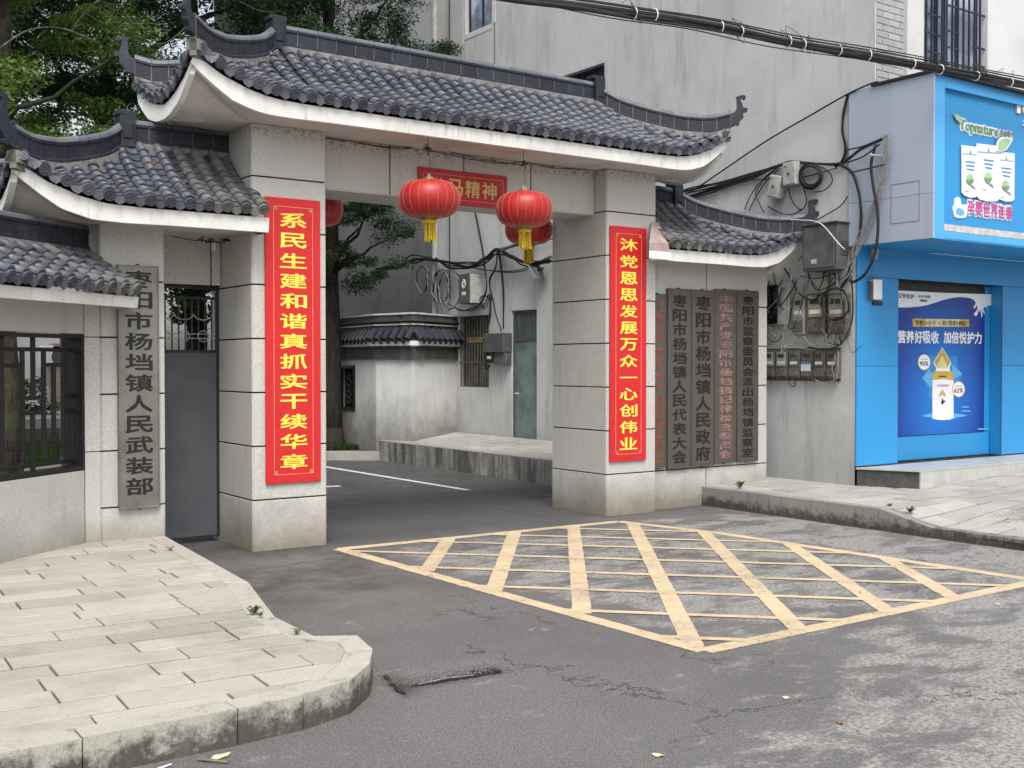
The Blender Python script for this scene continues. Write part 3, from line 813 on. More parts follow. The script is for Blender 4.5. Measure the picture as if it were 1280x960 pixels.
# dotted warning slabs near the dropped kerb
for a, b in ((9.85, 5.75), (10.18, 5.75), (10.51, 5.78), (10.84, 5.8), (10.18, 6.08), (10.51, 6.1), (10.84, 6.12)):
    m = MB()
    for i in range(5):
        for j in range(5):
            x, y = a + .03 + i * .062, b + .03 + j * .062
            m.lathe([(0.02, 0), (0.015, 0.006), (0.0, 0.007)], (x, y, hr(x, y) + .003), 6)
    for i, j in ((0, 0),):
        m.prism([(a, b), (a + .315, b), (a + .315, b + .315), (a, b + .315)], lambda x, y: hr(x, y) - .03, lambda x, y: hr(x, y) + .003)
    m.build("tactile_slab", 'paving_grey', pave_r)

# ---------------------------------------------------------------- platform along the lane, lawn and kerb by the tree
def hp(x, y): return 0.345 + 0.06 * (x - 9.3)
m = MB(); m.prism([(9.3, 11.2), (10.8, 11.2), (10.8, 17.12), (9.3, 17.12)], -.05, lambda x, y: hp(x, y) - .02)
plat = tag(m.build("raised_walk", 'kerb_worn'), kind="structure")
kerb_run([(9.28, 17.12 - i * .59) for i in range(11)], [(9.42, 17.12 - i * .59) for i in range(11)], hp, plat, 'kerb_worn')
pave_rows([(9.43, 11.2), (10.78, 11.2), (10.78, 17.1), (9.43, 17.1)], hp, plat, 'paving_grey', 9.2, 10.9, 11.2, 15, 0.4, 0.5, gp=0.012)
m = MB(); m.prism([(3.0, 18.0), (8.4, 17.95), (9.3, 17.2), (9.6, 30), (3.0, 30)], -.05, 0.13)
lawn_soil = tag(m.build("lawn_soil", 'bed'), kind="structure")
m = MB(); po = [(2.0, 17.95), (5.0, 17.9), (8.3, 17.85), (8.55, 17.62), (9.28, 17.1)]
pi_ = [(2.0, 18.1), (5.0, 18.05), (8.36, 18.0), (8.65, 17.75), (9.3, 17.25)]
kerb_run(po, pi_, lambda x, y: 0.15, lawn_soil, 'paving_grey')
# grass blades
n = 26000; a = np.random.rand(n, 2); gx = 3.0 + a[:, 0] * 6.5; gy = 18.0 + a[:, 1] ** 1.6 * 5
ok = gy > np.where(gx > 8.3, 18.0 - (gx - 8.3) * .75, 18.0) ; gx, gy = gx[ok], gy[ok]; n = len(gx)
th = np.random.rand(n) * 2 * pi; hh = 0.05 + np.random.rand(n) * 0.08; ww = 0.012
V = np.zeros((n, 3, 3)); V[:, 0] = np.stack([gx - ww * np.cos(th), gy - ww * np.sin(th), np.full(n, .125)], 1)
V[:, 1] = np.stack([gx + ww * np.cos(th), gy + ww * np.sin(th), np.full(n, .125)], 1)
V[:, 2] = np.stack([gx + np.random.randn(n) * .03, gy + np.random.randn(n) * .03, .125 + hh], 1)
def tri_mesh(name, V, k, mat, tone=None):
    me = bpy.data.meshes.new(name); nf = V.shape[0]
    me.vertices.add(nf * k); me.vertices.foreach_set("co", V.reshape(-1).astype(np.float32))
    me.loops.add(nf * k); me.loops.foreach_set("vertex_index", np.arange(nf * k, dtype=np.int32))
    me.polygons.add(nf); me.polygons.foreach_set("loop_start", np.arange(0, nf * k, k, dtype=np.int32))
    me.update(); me.materials.append(mat)
    if tone is not None:
        at = me.attributes.new("tone", 'FLOAT', 'FACE'); at.data.foreach_set("value", tone.astype(np.float32))
    me.validate(); return me
o = link("grass", tri_mesh("grass", V, 3, MAT['grass'], np.random.rand(n)), (0, 0, 0)); tag(o, "short green lawn at the foot of the tree behind the gate", "grass", kind="stuff")
# ================================================================ ROOFS
# shared tile meshes (local: x across, y up the slope, z out of the slope)
def tile_cover():
    m = MB(); n = 6; L = 0.150; vs = []
    for (y, r, z) in ((0, .0485, 0.015), (L, .040, -0.002)):
        for k in range(n + 1):
            a = pi * k / n; vs.append((r * cos(a), y, z + r * sin(a)))
    for k in range(n + 1):
        a = pi * k / n; vs.append((.037 * cos(a), 0, 0.004 + .036 * sin(a)))
    for k in range(n + 1):
        a = pi * k / n; vs.append((.036 * cos(a), .05, 0.0 + .034 * sin(a)))
    q = n + 1
    fs = [(k, k + 1, q + k + 1, q + k) for k in range(n)] + [(2 * q + k, 2 * q + k + 1, k + 1, k) for k in range(n)] + [(3 * q + k, 3 * q + k + 1, 2 * q + k + 1, 2 * q + k) for k in range(n)]
    m.add(vs, fs); return m
def tile_pan():
    m = MB(); n = 4; L = 0.150; vs = []
    for (y, lift) in ((0, 0.018), (L, 0.0)):
        for k in range(n + 1):
            t = k / n * 2 - 1; vs.append((t * .056, y, lift - .020 * (1 - t * t) + .004))
    for k in range(n + 1):
        t = k / n * 2 - 1; vs.append((t * .056, 0, 0.004 - .020 * (1 - t * t)))
    q = n + 1
    m.add(vs, [(k, k + 1, q + k + 1, q + k) for k in range(n)] + [(2 * q + k, 2 * q + k + 1, k + 1, k) for k in range(n)]); return m
def tile_disc():
    m = MB(); n = 14; vs = []; fs = []
    prof = [(.048, .02), (.048, -.012), (.043, -.014), (.039, -.008), (.030, -.008), (.027, -.014), (.020, -.014), (.017, -.008), (.009, -.008), (.006, -.014), (0, -.014)]
    for r, y in prof:
        for k in range(n): a = 2 * pi * k / n; vs.append((r * cos(a), y, .012 + r * sin(a)))
    fs = [(i * n + k, i * n + (k + 1) % n, (i + 1) * n + (k + 1) % n, (i + 1) * n + k) for i in range(len(prof) - 1) for k in range(n)]
    m.add(vs, fs); return m
def tile_drip():
    m = MB(); n = 8; top = []; bot = []
    for k in range(n + 1):
        t = k / n * 2 - 1
        top.append((t * .060, -.004, .012 - .020 * (1 - t * t)))
        sc = .010 * abs(sin(t * pi * 1.5))
        bot.append((t * .062, -.014 - .012 * (1 - t * t), .004 - .058 * (1 - abs(t) ** 2.4) - .014 + sc))
    vs = top + bot + [(x, y + .012, z) for x, y, z in bot] + [(x, .02, z) for x, y, z in top]; q = n + 1
    fs = [(k, q + k, q + k + 1, k + 1) for k in range(n)] + [(q + k, 2 * q + k, 2 * q + k + 1, q + k + 1) for k in range(n)] + [(k, k + 1, 3 * q + k + 1, 3 * q + k) for k in range(n)]
    m.add(vs, fs); return m
TM = {k: f() for k, f in (("cover", tile_cover), ("pan", tile_pan), ("disc", tile_disc), ("drip", tile_drip))}
TMESH = {}
def tmesh(k, mk):
    if (k, mk) not in TMESH: TMESH[(k, mk)] = TM[k].mesh(k + "_tile", MAT[mk], smooth=(k == 'cover'))
    return TMESH[(k, mk)]
class TileSet:
    """collects tile placements; the nearest `cap` of a kind become separate parts, the rest one joined part"""
    def __init__(s): s.p = {}
    def add(s, kind, M, mk): s.p.setdefault(kind, []).append((M, mk))
    def build(s, parent, names, cap=300, solo=True):
        for kind, L in s.p.items():
            L.sort(key=lambda q: (q[0].translation - Vector((0, 0, CAMZ))).length)
            k = cap if solo else 0
            for M, mk in L[:k]: link_m(names[kind], tmesh(kind, mk), M, parent)
            rest = {}
            for M, mk in L[k:]: rest.setdefault(mk, []).append(M)
            for mk, Ms in rest.items():
                mb = MB()
                for M in Ms: mb.add([M @ Vector(v) for v in TM[kind].v], TM[kind].f)
                o = mb.build(names[kind], mk, parent, smooth=(kind == 'cover')); o["kind"] = "stuff"
def basis(P, up, nrm):
    """tile frame at P: y = up-slope direction, z = slope normal"""
    y = up.normalized(); x = y.cross(nrm).normalized(); z = x.cross(y)
    return Matrix(((x.x, y.x, z.x, P.x), (x.y, y.y, z.y, P.y), (x.z, y.z, z.z, P.z), (0, 0, 0, 1)))
E_TAB = [(0, .26), (.1, .235), (.25, .145), (.36, .105), (.49, .055), (.7, .012), (1.0, 0)]          # lift of the eave towards a corner
B_TAB = [(0, .19), (.07, .125), (.21, .02), (.36, -.075), (.59, -.14), (.83, -.15), (1.2, -.145)]     # lower edge of the white eave board
H_TAB = [(0, 0.0), (.17, -.16), (.4, -.27), (.65, -.36), (.86, -.385), (1.0, -.34)]                    # hip height below the ridge
def make_roof(root, T, aL, aR, D, ze, zr, hl_, hr_, Db=None, pitch=0.16, old=lambda a, b: False, skip=lambda a, b, z: False,
              ridge_top=.235, rh=None, solo=True, back=True, lip=0.0, hipL=True, hipR=True, deck_clip=None, finial=1.0, row=0.105, zb=0.0, wall_rect=None, soff_z=None, eave_b=0.0):
    """T: frame at the ridge line on the ground (x along, y back, z up). Eave at y=-D, z=ze; tiles meet the ridge at zr.
    hl_, hr_: hip insets; hipL/hipR False = the roof is cut or butts a pillar there."""
    Db = D if Db is None else Db
    Rm = T.to_3x3()
    rh = rh or 1.0
    HS = rh
    def dist(a):
        d = 9.0
        if hipL: d = min(d, a - aL)
        if hipR: d = min(d, aR - a)
        return max(0, d)
    def E(a): return ze + .048 + interp(dist(a), E_TAB) * rh
    def H(s): return zr + interp(s, H_TAB) * (zr - ze - 0.0) / 0.665 if True else 0
    def top(a, D_):
        """(y depth magnitude, z) where the column at a meets the ridge or a hip"""
        if hipL and a < aL + hl_: s = (aL + hl_ - a) / hl_; return D_ * s, H(s)
        if hipR and a > aR - hr_: s = (a - aR + hr_) / hr_; return D_ * s, H(s)
        return 0.06, zr
    def surf(a, t, D_, sgn):
        yt, zt = top(a, D_); y = D_ + (yt - D_) * t
        z = E(a) + (zt - E(a)) * t - 0.045 * sin(pi * t) * min(1, (D_ - yt) / 0.8)
        return Vector((a, sgn * y, z))
    ts = TileSet()
    def column(fn, a, mkf, L):
        k = max(1, int(round(L / row)))
        pts = [fn(i / 24) for i in range(25)]
        acc = [0]
        for i in range(24): acc.append(acc[-1] + (pts[i + 1] - pts[i]).length)
        def at(d):
            d = max(0, min(acc[-1], d))
            for i in range(24):
                if acc[i + 1] >= d - 1e-9:
                    u = (d - acc[i]) / max(1e-9, acc[i + 1] - acc[i]); return pts[i].lerp(pts[i + 1], u), (pts[i + 1] - pts[i]).normalized()
            return pts[-1], (pts[-1] - pts[-2]).normalized()
        return k, acc[-1], at
    def run(fn, across, L, offs):
        k, tot, at = column(fn, 0, None, L)
        if tot < 0.05: return
        k = max(1, int(tot / row))
        for r in range(k):
            P, d = at(r * row)
            side = across; nrm = side.cross(d)
            if nrm.z < 0: nrm = -nrm
            Pw = T @ P
            if skip(P.x, P.y, P.z): continue
            up = Rm @ d; nw = Rm @ nrm; mk = 'tile_old' if old(P.x, P.y) else 'tile'
            M = basis(Pw, up, nw)
            # slight unevenness of hand-laid tiles
            j = Matrix.Rotation(random.gauss(0, .012), 4, 'Z') @ Matrix.Rotation(random.gauss(0, .012), 4, 'X')
            if offs == 0:
                ts.add("cover", M @ j @ Matrix.Translation((random.gauss(0, .002), random.gauss(0, .003), .006 + random.gauss(0, .002))), mk)
                if r == 0: ts.add("disc", M @ Matrix.Translation((0, -.012, -.016)), mk)
            else:
                ts.add("pan", M @ j, mk)
                if r == 0: ts.add("drip", M @ Matrix.Translation((0, -.004, 0)), mk)
    X = Vector((1, 0, 0)); Y = Vector((0, 1, 0))
    n = int((aR - aL - .04) / pitch); a0 = aL + ((aR - aL) - n * pitch) / 2
    for i in range(n + 1):
        a = a0 + i * pitch
        for sgn, D_ in (((-1, D), (1, Db)) if back else ((-1, D),)):
            if aL + .03 < a < aR - .03: run(lambda t: surf(a, t, D_, sgn), X, 1, 0)
            b = a + pitch / 2
            if b < aR - .02: run(lambda t: surf(b, t, D_, sgn), X, 1, 1)
    # end slopes
    def Ey(y):   # eave height along an end
        d = min(D + y, Db - y); return ze + .048 + interp(max(0, d), E_TAB) * rh
    for isL, on in ((True, hipL), (False, hipR)):
        if not on: continue
        h = hl_ if isL else hr_; m_ = int((D + Db - .06) / pitch); y0 = -D + ((D + Db) - m_ * pitch) / 2
        for i in range(m_ + 1):
            for off in (0, 1):
                y = y0 + i * pitch + off * pitch / 2
                if y > Db - .03: continue
                s = abs(y) / (D if y < 0 else Db)
                xe = aL if isL else aR; xt = (aL + h - h * s) if isL else (aR - h + h * s)
                xt = xt + (-.05 if isL else .05) if s < .06 else xt
                ht = H(s)
                def fn(t, y=y, xe=xe, xt=xt, ht=ht):
                    z = Ey(y) + (ht - Ey(y)) * t - .04 * sin(pi * t) * min(1, abs(xt - xe) / .8); return Vector((xe + (xt - xe) * t, y, z))
                run(fn, Y, 1, off)
    # deck under the tiles
    N = 60
    dk = MB(T); 
    def grid(fnu, nu, nv):
        vs = []; 
        for i in range(nu + 1):
            for j in range(nv + 1): vs.append(tuple(fnu(i / nu, j / nv) + Vector((0, 0, -.022))))
        dk.add(vs, [(i * (nv + 1) + j, (i + 1) * (nv + 1) + j, (i + 1) * (nv + 1) + j + 1, i * (nv + 1) + j + 1) for i in range(nu) for j in range(nv)])
    for sgn, D_ in ((-1, D), (1, Db)): grid(lambda u, v: surf(aL + (aR - aL) * u, v, D_, sgn), N, 8)
    for isL, on in ((True, hipL), (False, hipR)):
        if not on: continue
        h = hl_ if isL else hr_
        def fe(u, v):
            y = -D + (D + Db) * u; s = abs(y) / (D if y < 0 else Db); xe = aL if isL else aR
            xt = (aL + h - h * s) if isL else (aR - h + h * s); z = Ey(y) + (H(s) - Ey(y)) * v - .04 * sin(pi * v) * min(1, abs(xt - xe) / .8)
            return Vector((xe + (xt - xe) * v, y, z))
        grid(fe, 24, 8)
    deck = dk.build("roof", 'mortar_dark', root, smooth=True)
    # white eave board following the curve, with real thickness, and the curved underside
    loop = []
    K = 48
    for i in range(K + 1):
        u = i / K; u = u - 0.0
        a = aL + (aR - aL) * (u if not (hipL or hipR) else (0.5 - 0.5 * cos(pi * u)) * .6 + u * .4)
        loop.append((Vector((a, -D, 0)), dist(a)))
    if hipR:
        for i in range(1, 17):
            y = -D + (D + Db) * i / 16; loop.append((Vector((aR, y, 0)), min(D + y, Db - y)))
    else: loop.append((Vector((aR, Db, 0)), 9))
    for i in range(1, K + 1):
        u = 1 - i / K; a = aL + (aR - aL) * u; loop.append((Vector((a, Db, 0)), dist(a)))
    if hipL:
        for i in range(1, 16):
            y = Db - (D + Db) * i / 16; loop.append((Vector((aL, y, 0)), min(D + y, Db - y)))
    nL = len(loop)
    fb = MB(T); vs = []
    cx, cy = (aL + aR) / 2, (Db - D) / 2
    for p, d in loop:
        zt = ze + interp(max(0, d), E_TAB) * rh - .022; zb_ = ze + interp(max(0, d), B_TAB) * rh + eave_b
        # stand the board a little outwards towards its top
        ox = (.02 if p.x <= aL + .001 and hipL else (-.02 if p.x >= aR - .001 and hipR else 0)); oy = (.035 if p.y < -D + .001 else (-.035 if p.y > Db - .001 else 0))
        vs += [(p.x + ox, p.y + oy, zt), (p.x, p.y + oy * 1.4, zb_), (p.x + (.05 if p.x < cx else -.05) * (1 if ox else 0), p.y + (.10 if p.y < cy else -.10) * (1 if oy else 0), zb_ + .001), (p.x + (.06 if p.x < cx else -.06) * (1 if ox else 0), p.y + (.10 if p.y < cy else -.10) * (1 if oy else 0), zt - .001)]
    fs = []
    for i in range(nL):
        j = (i + 1) % nL
        for k in range(4): fs.append((4 * i + k, 4 * j + k, 4 * j + (k + 1) % 4, 4 * i + (k + 1) % 4))
    fb.add(vs, fs); fb.build("eave_board", 'fascia', root)
    if wall_rect:
        x0, x1, y0, y1 = wall_rect; sz = soff_z; sf = MB(T); vs = []; RN = 6
        for p, d in loop:
            zb_ = ze + interp(max(0, d), B_TAB) * rh + eave_b + .004
            q = Vector((max(x0, min(x1, p.x)), max(y0, min(y1, p.y)), sz)); o = Vector((p.x + (.04 if p.x < cx else -.04) * (abs(p.x - aL) < .01 or abs(p.x - aR) < .01), p.y + (.09 if p.y < cy else -.09), zb_))
            if hipL and hipR or True:
                for k in range(RN + 1):
                    t = k / RN; w = 1 - (1 - t) ** 1.7
                    vs.append((o.x + (q.x - o.x) * t, o.y + (q.y - o.y) * t, o.z + (sz - o.z) * w))
        fs = [(i * (RN + 1) + k, i * (RN + 1) + k + 1, ((i + 1) % nL) * (RN + 1) + k + 1, ((i + 1) % nL) * (RN + 1) + k) for i in range(nL) for k in range(RN)]
        sf.add(vs, fs); sf.add([(x0, y0, sz), (x1, y0, sz), (x1, y1, sz), (x0, y1, sz)], [(0, 1, 2, 3)])
        sf.build("eave_underside", 'soffit', root, smooth=True)
    ts.build(deck, {"cover": "cover_tile", "pan": "pan_tile", "disc": "round_end_tile", "drip": "drip_tile"}, solo=solo)
    # ridge and hips: light core, dark bricks with joints, rounded caps
    core = MB(T)
    def beam(path, seg, wide, first=True):
        path = [Vector(p) for p in path]; acc = [0]
        for p, q in zip(path, path[1:]): acc.append(acc[-1] + (q - p).length)
        def at(d):
            for i in range(len(path) - 1):
                if acc[i + 1] >= d - 1e-9:
                    u = (d - acc[i]) / max(1e-9, acc[i + 1] - acc[i]); return path[i].lerp(path[i + 1], u)
            return path[-1]
        k = max(1, int(round(acc[-1] / seg))); L = acc[-1] / k
        def sec(mb, d0, d1, prof, sub=1):
            vs = []
            for s in range(sub + 1):
                d = d0 + (d1 - d0) * s / sub; p = at(d); q = at(min(acc[-1], d + .01)) - at(max(0, d - .01)); h = Vector((q.x, q.y, 0)).normalized(); sd_ = Vector((h.y, -h.x, 0))
                for (w, z) in prof: vs.append(tuple(p + sd_ * w + Vector((0, 0, z))))
            m = len(prof)
            fs = [(i * m + j, i * m + (j + 1) % m, (i + 1) * m + (j + 1) % m, (i + 1) * m + j) for i in range(sub) for j in range(m)]
            fs += [tuple(range(m))[::-1], tuple(range(sub * m, (sub + 1) * m))]; mb.add(vs, fs)
        w = wide; rt = ridge_top
        sec(core, 0, acc[-1], [(-w * .42, -.10), (w * .42, -.10), (w * .42, rt - .03), (-w * .42, rt - .03)], max(4, k))
        m = MB(T); sec(m, 0, acc[-1], [(-w * .85, -.06), (w * .85, -.06), (w * .78, .030), (-w * .78, .030)], max(4, 2 * k)); m.build("ridge_bedding", 'mortar', deck)
        for i in range(k):
            g = .0045; d0, d1 = i * L + g, (i + 1) * L - g
            m = MB(T); sec(m, d0, d1, [(-w * .66, .030), (w * .66, .030), (w * .66, .052), (w * .5, .060), (w * .5, rt - .075), (w * .62, rt - .065), (w * .62, rt - .045), (-w * .62, rt - .045), (-w * .62, rt - .065), (-w * .5, rt - .075), (-w * .5, .060), (-w * .66, .052)])
            m.build("ridge_brick", 'ridge', deck)
            m = MB(T); g = .002; sec(m, i * L + g, (i + 1) * L - g, [(-w * .60, rt - .043), (w * .60, rt - .043), (w * .52, rt - .020), (w * .32, rt - .004), (0, rt), (-w * .32, rt - .004), (-w * .52, rt - .020)], 2)
            m.build("ridge_cap", 'ridge_cap' if 'ridge_cap' in MAT else 'ridge', deck, smooth=False)
    zt0 = zr - 0.0
    rL = aL + hl_ if hipL else aL; rR = aR - hr_ if hipR else aR
    beam([(rL, 0, zt0), (rR, 0, zt0)], .205, .075)
    for isL, on in ((True, hipL), (False, hipR)):
        if not on: continue
        for sgn, D_ in ((-1, D), (1, Db)):
            h = hl_ if isL else hr_; x0 = aL + h if isL else aR - h; dx = -h if isL else h
            path = [(x0 + dx * s, sgn * D_ * s, H(s)) for s in [i / 14 for i in range(15)]]
            beam(path, .150, .070)
            # upturned horn with scrolls
            tip = Vector(path[-1]); dr = Vector((dx, sgn * D_, 0)).normalized(); sd_ = Vector((dr.y, -dr.x, 0))
            m = MB(T); f = finial; rt = ridge_top
            base = tip + Vector((0, 0, rt * .50))
            curve = [(-.16, .02, .105), (-.04, .00, .11), (.05, .03, .10), (.115, .10, .080), (.135, .18, .060), (.125, .25, .045), (.115, .31, .035), (.135, .355, .030), (.175, .365, .022)]
            vs = []; cp = [Vector((u * f, v * f, 0)) for u, v, r in curve]
            sp = spline(cp, 4); rr = [c[2] for c in curve]
            for i, p in enumerate(sp):
                q = sp[min(i + 1, len(sp) - 1)] - sp[max(0, i - 1)]; q.normalize(); nn = Vector((-q.y, q.x, 0))
                ri = rr[min(len(rr) - 1, i // 4)] + (rr[min(len(rr) - 1, i // 4 + 1)] - rr[min(len(rr) - 1, i // 4)]) * (i % 4) / 4
                wd = .050 * f * (.5 + ri / .16)
                for (s1, s2) in ((-1, -1), (1, -1), (1, 1), (-1, 1)):
                    c = p + nn * ri * f * s2 * .9
                    vs.append(tuple(base + dr * c.x + Vector((0, 0, c.y)) + sd_ * wd * s1 * .62))
            k = len(sp)
            fs = [(i * 4 + j, i * 4 + (j + 1) % 4, (i + 1) * 4 + (j + 1) % 4, (i + 1) * 4 + j) for i in range(k - 1) for j in range(4)] + [(3, 2, 1, 0), tuple(range(4 * k - 4, 4 * k))]
            m.add(vs, fs)
            for (u, v, r, w_) in ((.19, .352, .034, .034), (.095, .345, .024, .030), (.215, .16, .036, .034), (.155, .055, .034, .036), (.10, -.04, .032, .04), (-.02, .135, .026, .036)):
                c = base + dr * u * f + Vector((0, 0, v * f)); vs = []; n2 = 10
                for s1 in (-1, 1):
                    for q in range(n2): a = 2 * pi * q / n2; vs.append(tuple(c + dr * r * f * cos(a) + Vector((0, 0, r * f * sin(a))) + sd_ * w_ * s1 * f * .8))
                m.add(vs, [tuple(range(n2)), tuple(range(n2, 2 * n2))[::-1]] + [(q, (q + 1) % n2, n2 + (q + 1) % n2, n2 + q) for q in range(n2)])
            m.build("roof_horn", 'ridge', deck)
        # ornament block where the hips meet the ridge
        x0 = aL + hl_ if isL else aR - hr_; m = MB(T); rt = ridge_top
        m.box(x0 - .065, x0 + .065, -.095, .095, zr - .02, zr + rt + .02, .006)
        m.box(x0 - .085, x0 + .085, -.070, .070, zr + rt + .02, zr + rt + .065, .008)
        m.box(x0 - .045, x0 + .045, -.105, .105, zr + .05, zr + rt - .04, .01)
        m.build("ridge_block", 'ridge', deck)
    core.build("ridge_core", 'mortar', deck)
    return deck
MAT['ridge_cap'] = b_tile("ridge_cap_tile", (0.105, 0.110, 0.130), (0.16, 0.165, 0.185), 0.15, 0.35)  # caps paler than the bricks: light off the top painted into the colour
# ================================================================ STONE-CLAD GATE
ZJ = [0.0, .452, .924, 1.395, 1.867, 2.340, 2.812, 3.284, 3.745]
def panels(parent, T, xs, zs, thick=.014, gap=.013, mat='granite', name="stone_panel", y=0.0):
    for xa, xb in zip(xs, xs[1:]):
        for za, zb in zip(zs, zs[1:]):
            m = MB(T); p = random.uniform(-.0015, .0015); g = gap / 2
            m.box(xa + g, xb - g, y - thick + p, y + .004, za + (g if za > 0.01 else 0), zb - g, .003)
            m.build(name, mat, parent)
def stone_pillar(parent, x0, x1, y0, y1, z1=3.745, zj=ZJ, name="pillar"):
    m = MB(); m.box(x0 + .012, x1 - .012, y0 + .012, y1 - .012, 0, z1); p = m.build(name, 'joint', parent)
    panels(p, frame((0, y0 + .012, 0), (1, 0, 0), (0, 0, 1)), [x0, x1], zj)
    panels(p, frame((0, y1 - .012, 0), (-1, 0, 0), (0, 0, 1)), [-x1, -x0], zj)
    panels(p, frame((x0 + .012, 0, 0), (0, -1, 0), (0, 0, 1)), [-y1, -y0], zj)
    panels(p, frame((x1 - .012, 0, 0), (0, 1, 0), (0, 0, 1)), [y0, y1], zj)
    return p
gate = empty("entrance_gate", (6.2, 9.88, 0), "grey granite gateway with tall upswept slate roof spanning the drive", "gate")
stone_pillar(gate, 3.848, 4.552, 9.394, 10.36)
stone_pillar(gate, 7.856, 8.562, 9.394, 10.36)
m = MB(); m.box(4.54, 7.87, 9.612, 10.158, 3.272, 3.745); lin = m.build("lintel", 'joint', gate)
panels(lin, frame((0, 9.612, 0), (1, 0, 0), (0, 0, 1)), [4.553, 5.33, 6.17, 7.0, 7.855], [3.26, 3.745])
panels(lin, frame((0, 10.158, 0), (-1, 0, 0), (0, 0, 1)), [-7.855, -7.0, -6.17, -5.33, -4.553], [3.26, 3.745])
for a, b in zip([4.553, 5.33, 6.17, 7.0], [5.33, 6.17, 7.0, 7.855]):
    m = MB(); m.box(a + .004, b - .004, 9.605, 10.165, 3.258, 3.274); m.build("stone_panel", 'granite', lin)
T_main = Matrix.Translation((0, 9.88, 0))
make_roof(gate, T_main, 3.15, 9.20, 1.0, 3.868, 4.55, 1.14, 1.10, Db=.50, finial=.72, wall_rect=(3.852, 8.558, -.48, .47), soff_z=3.742)

# side gate (left): stone pier, door, small upswept roof
sg = empty("side_gate", (3.3, 9.95, 0.1), "small stone side gate with its own upswept slate roof left of the main gate", "gate")
m = MB(); m.box(2.632, 3.14, 9.632, 10.2, .05, 2.85); p = m.build("pier", 'joint', sg)
panels(p, frame((0, 9.632, 0), (1, 0, 0), (0, 0, 1)), [2.622, 3.15], [.06, .452, .924, 1.395, 1.867, 2.340, 2.85])
panels(p, frame((2.632, 0, 0), (0, -1, 0), (0, 0, 1)), [-10.2, -9.62], [.06, .452, .924, 1.395, 1.867, 2.340, 2.85])
panels(p, frame((3.14, 0, 0), (0, 1, 0), (0, 0, 1)), [9.62, 10.2], [.06, .452, .924, 1.395, 1.867, 2.340, 2.85])
m = MB(); m.box(3.15, 3.846, 10.13, 10.3, 2.365, 2.85); hd = m.build("door_header", 'joint', sg)
panels(hd, frame((0, 10.13, 0), (1, 0, 0), (0, 0, 1)), [3.155, 3.75, 3.846], [2.36, 2.85])
T_mid = Matrix.Translation((0, 9.95, 0))
make_roof(sg, T_mid, 1.85, 3.90, .85, 2.915, 3.52, 1.08, 0, hipR=False, Db=.72, wall_rect=(2.62, 3.89, -.34, .3), soff_z=2.80, finial=.85, rh=1.0,
          skip=lambda a, y, z: a > 3.80 and y > -.60, old=lambda a, y: a > 3.35 and random.random() < .9)
door = empty("metal_side_door", (3.5, 10.2, .05), "dark grey sheet metal side door with a barred grille on top", "door")
m = MB(); m.box(3.16, 3.84, 10.185, 10.215, .06, 1.752, .004); m.build("door_sheet", 'door_grey', door)
m = MB()
for a in (3.16, 3.82): m.box(a, a + .025, 10.18, 10.22, .05, 2.36)
for z in (1.752, 2.24, 2.335): m.box(3.185, 3.82, 10.182, 10.218, z, z + .022)
m.build("door_frame", 'black_iron', door)
for i in range(10):
    m = MB(); x = 3.22 + i * .062; m.box(x, x + .012, 10.195, 10.207, 1.774, 2.24); m.build("grille_bar", 'black_iron', door)
m = MB()
for c in (3.34, 3.52, 3.70):
    m.tube([(c + .085 * cos(t * pi / 12), 10.188, 2.10 - .05 * sin(t * pi / 12)) for t in range(13)], .005, 4)
    m.tube([(c + .05 * cos(t * pi / 8), 10.188, 1.90 + .05 * sin(t * pi / 8)) for t in range(17)], .004, 4)
for z in (1.88, 1.92): m.tube([(3.18, 10.19, z), (3.84, 10.19, z)], .004, 4)
m.build("scroll_work", 'box_light', door)

# fence wall, angled, with its barred opening
Tw = frame(WA, -WD, (0, 0, 1)); Twi = Tw.inverted()
def onW(x, y, off=0.0):
    d = ray(x, y); n = Vector((Tw[0][1], Tw[1][1], 0)); t = ((WA + n * off - Vector((0, 0, CAMZ)) * Vector((1, 1, 0))).dot(n)) / d.dot(n)
    p = Twi @ (Vector((0, 0, CAMZ)) + d * t); return p.x, p.z
fw = empty("fence_wall", WA + WD * 1.5, "angled stone fence wall with a small tiled coping roof and barred opening", "wall")
HO = (-2.05, -0.012, .782, 1.885)
m = MB(Tw); m.box(-6.6, 0, .012, .20, .0, HO[2] - .012); m.box(-6.6, 0, .012, .20, HO[3] + .012, 2.16); m.box(-6.6, HO[0], .012, .20, HO[2], HO[3])
wc = m.build("wall_core", 'joint', fw)
panels(wc, Tw @ Matrix.Translation((0, .012, 0)), [-6.6, -5.4, -4.2, -3.1, -2.05, -.012], [.05, .782], thick=.012)
panels(wc, Tw @ Matrix.Translation((0, .012, 0)), [-6.6, -5.4, -4.2, -3.1, -2.05, -.012], [1.885, 2.16], thick=.012)
panels(wc, Tw @ Matrix.Translation((0, .012, 0)), [-6.6, -5.4, -4.2, -3.1, -2.05], [.782, 1.885], thick=.012)
m = MB(); m.box(2.49, 2.619, 9.632, 9.80, .05, 2.16); sp_ = m.build("wall_end", 'joint', fw)
panels(sp_, frame((0, 9.632, 0), (1, 0, 0), (0, 0, 1)), [2.488, 2.618], [.06, .924, 1.867, 2.16], gap=.006)
T_f = Tw @ Matrix.Translation((0, .10, 0))
make_roof(fw, T_f, -6.6, .14, .55, 2.215, 2.565, 0, 0, Db=.42, hipL=False, hipR=False, wall_rect=(-6.6, .13, -.1, .1), soff_z=2.15, eave_b=.035,
          old=lambda a, y: a > -.45 and random.random() < .85)
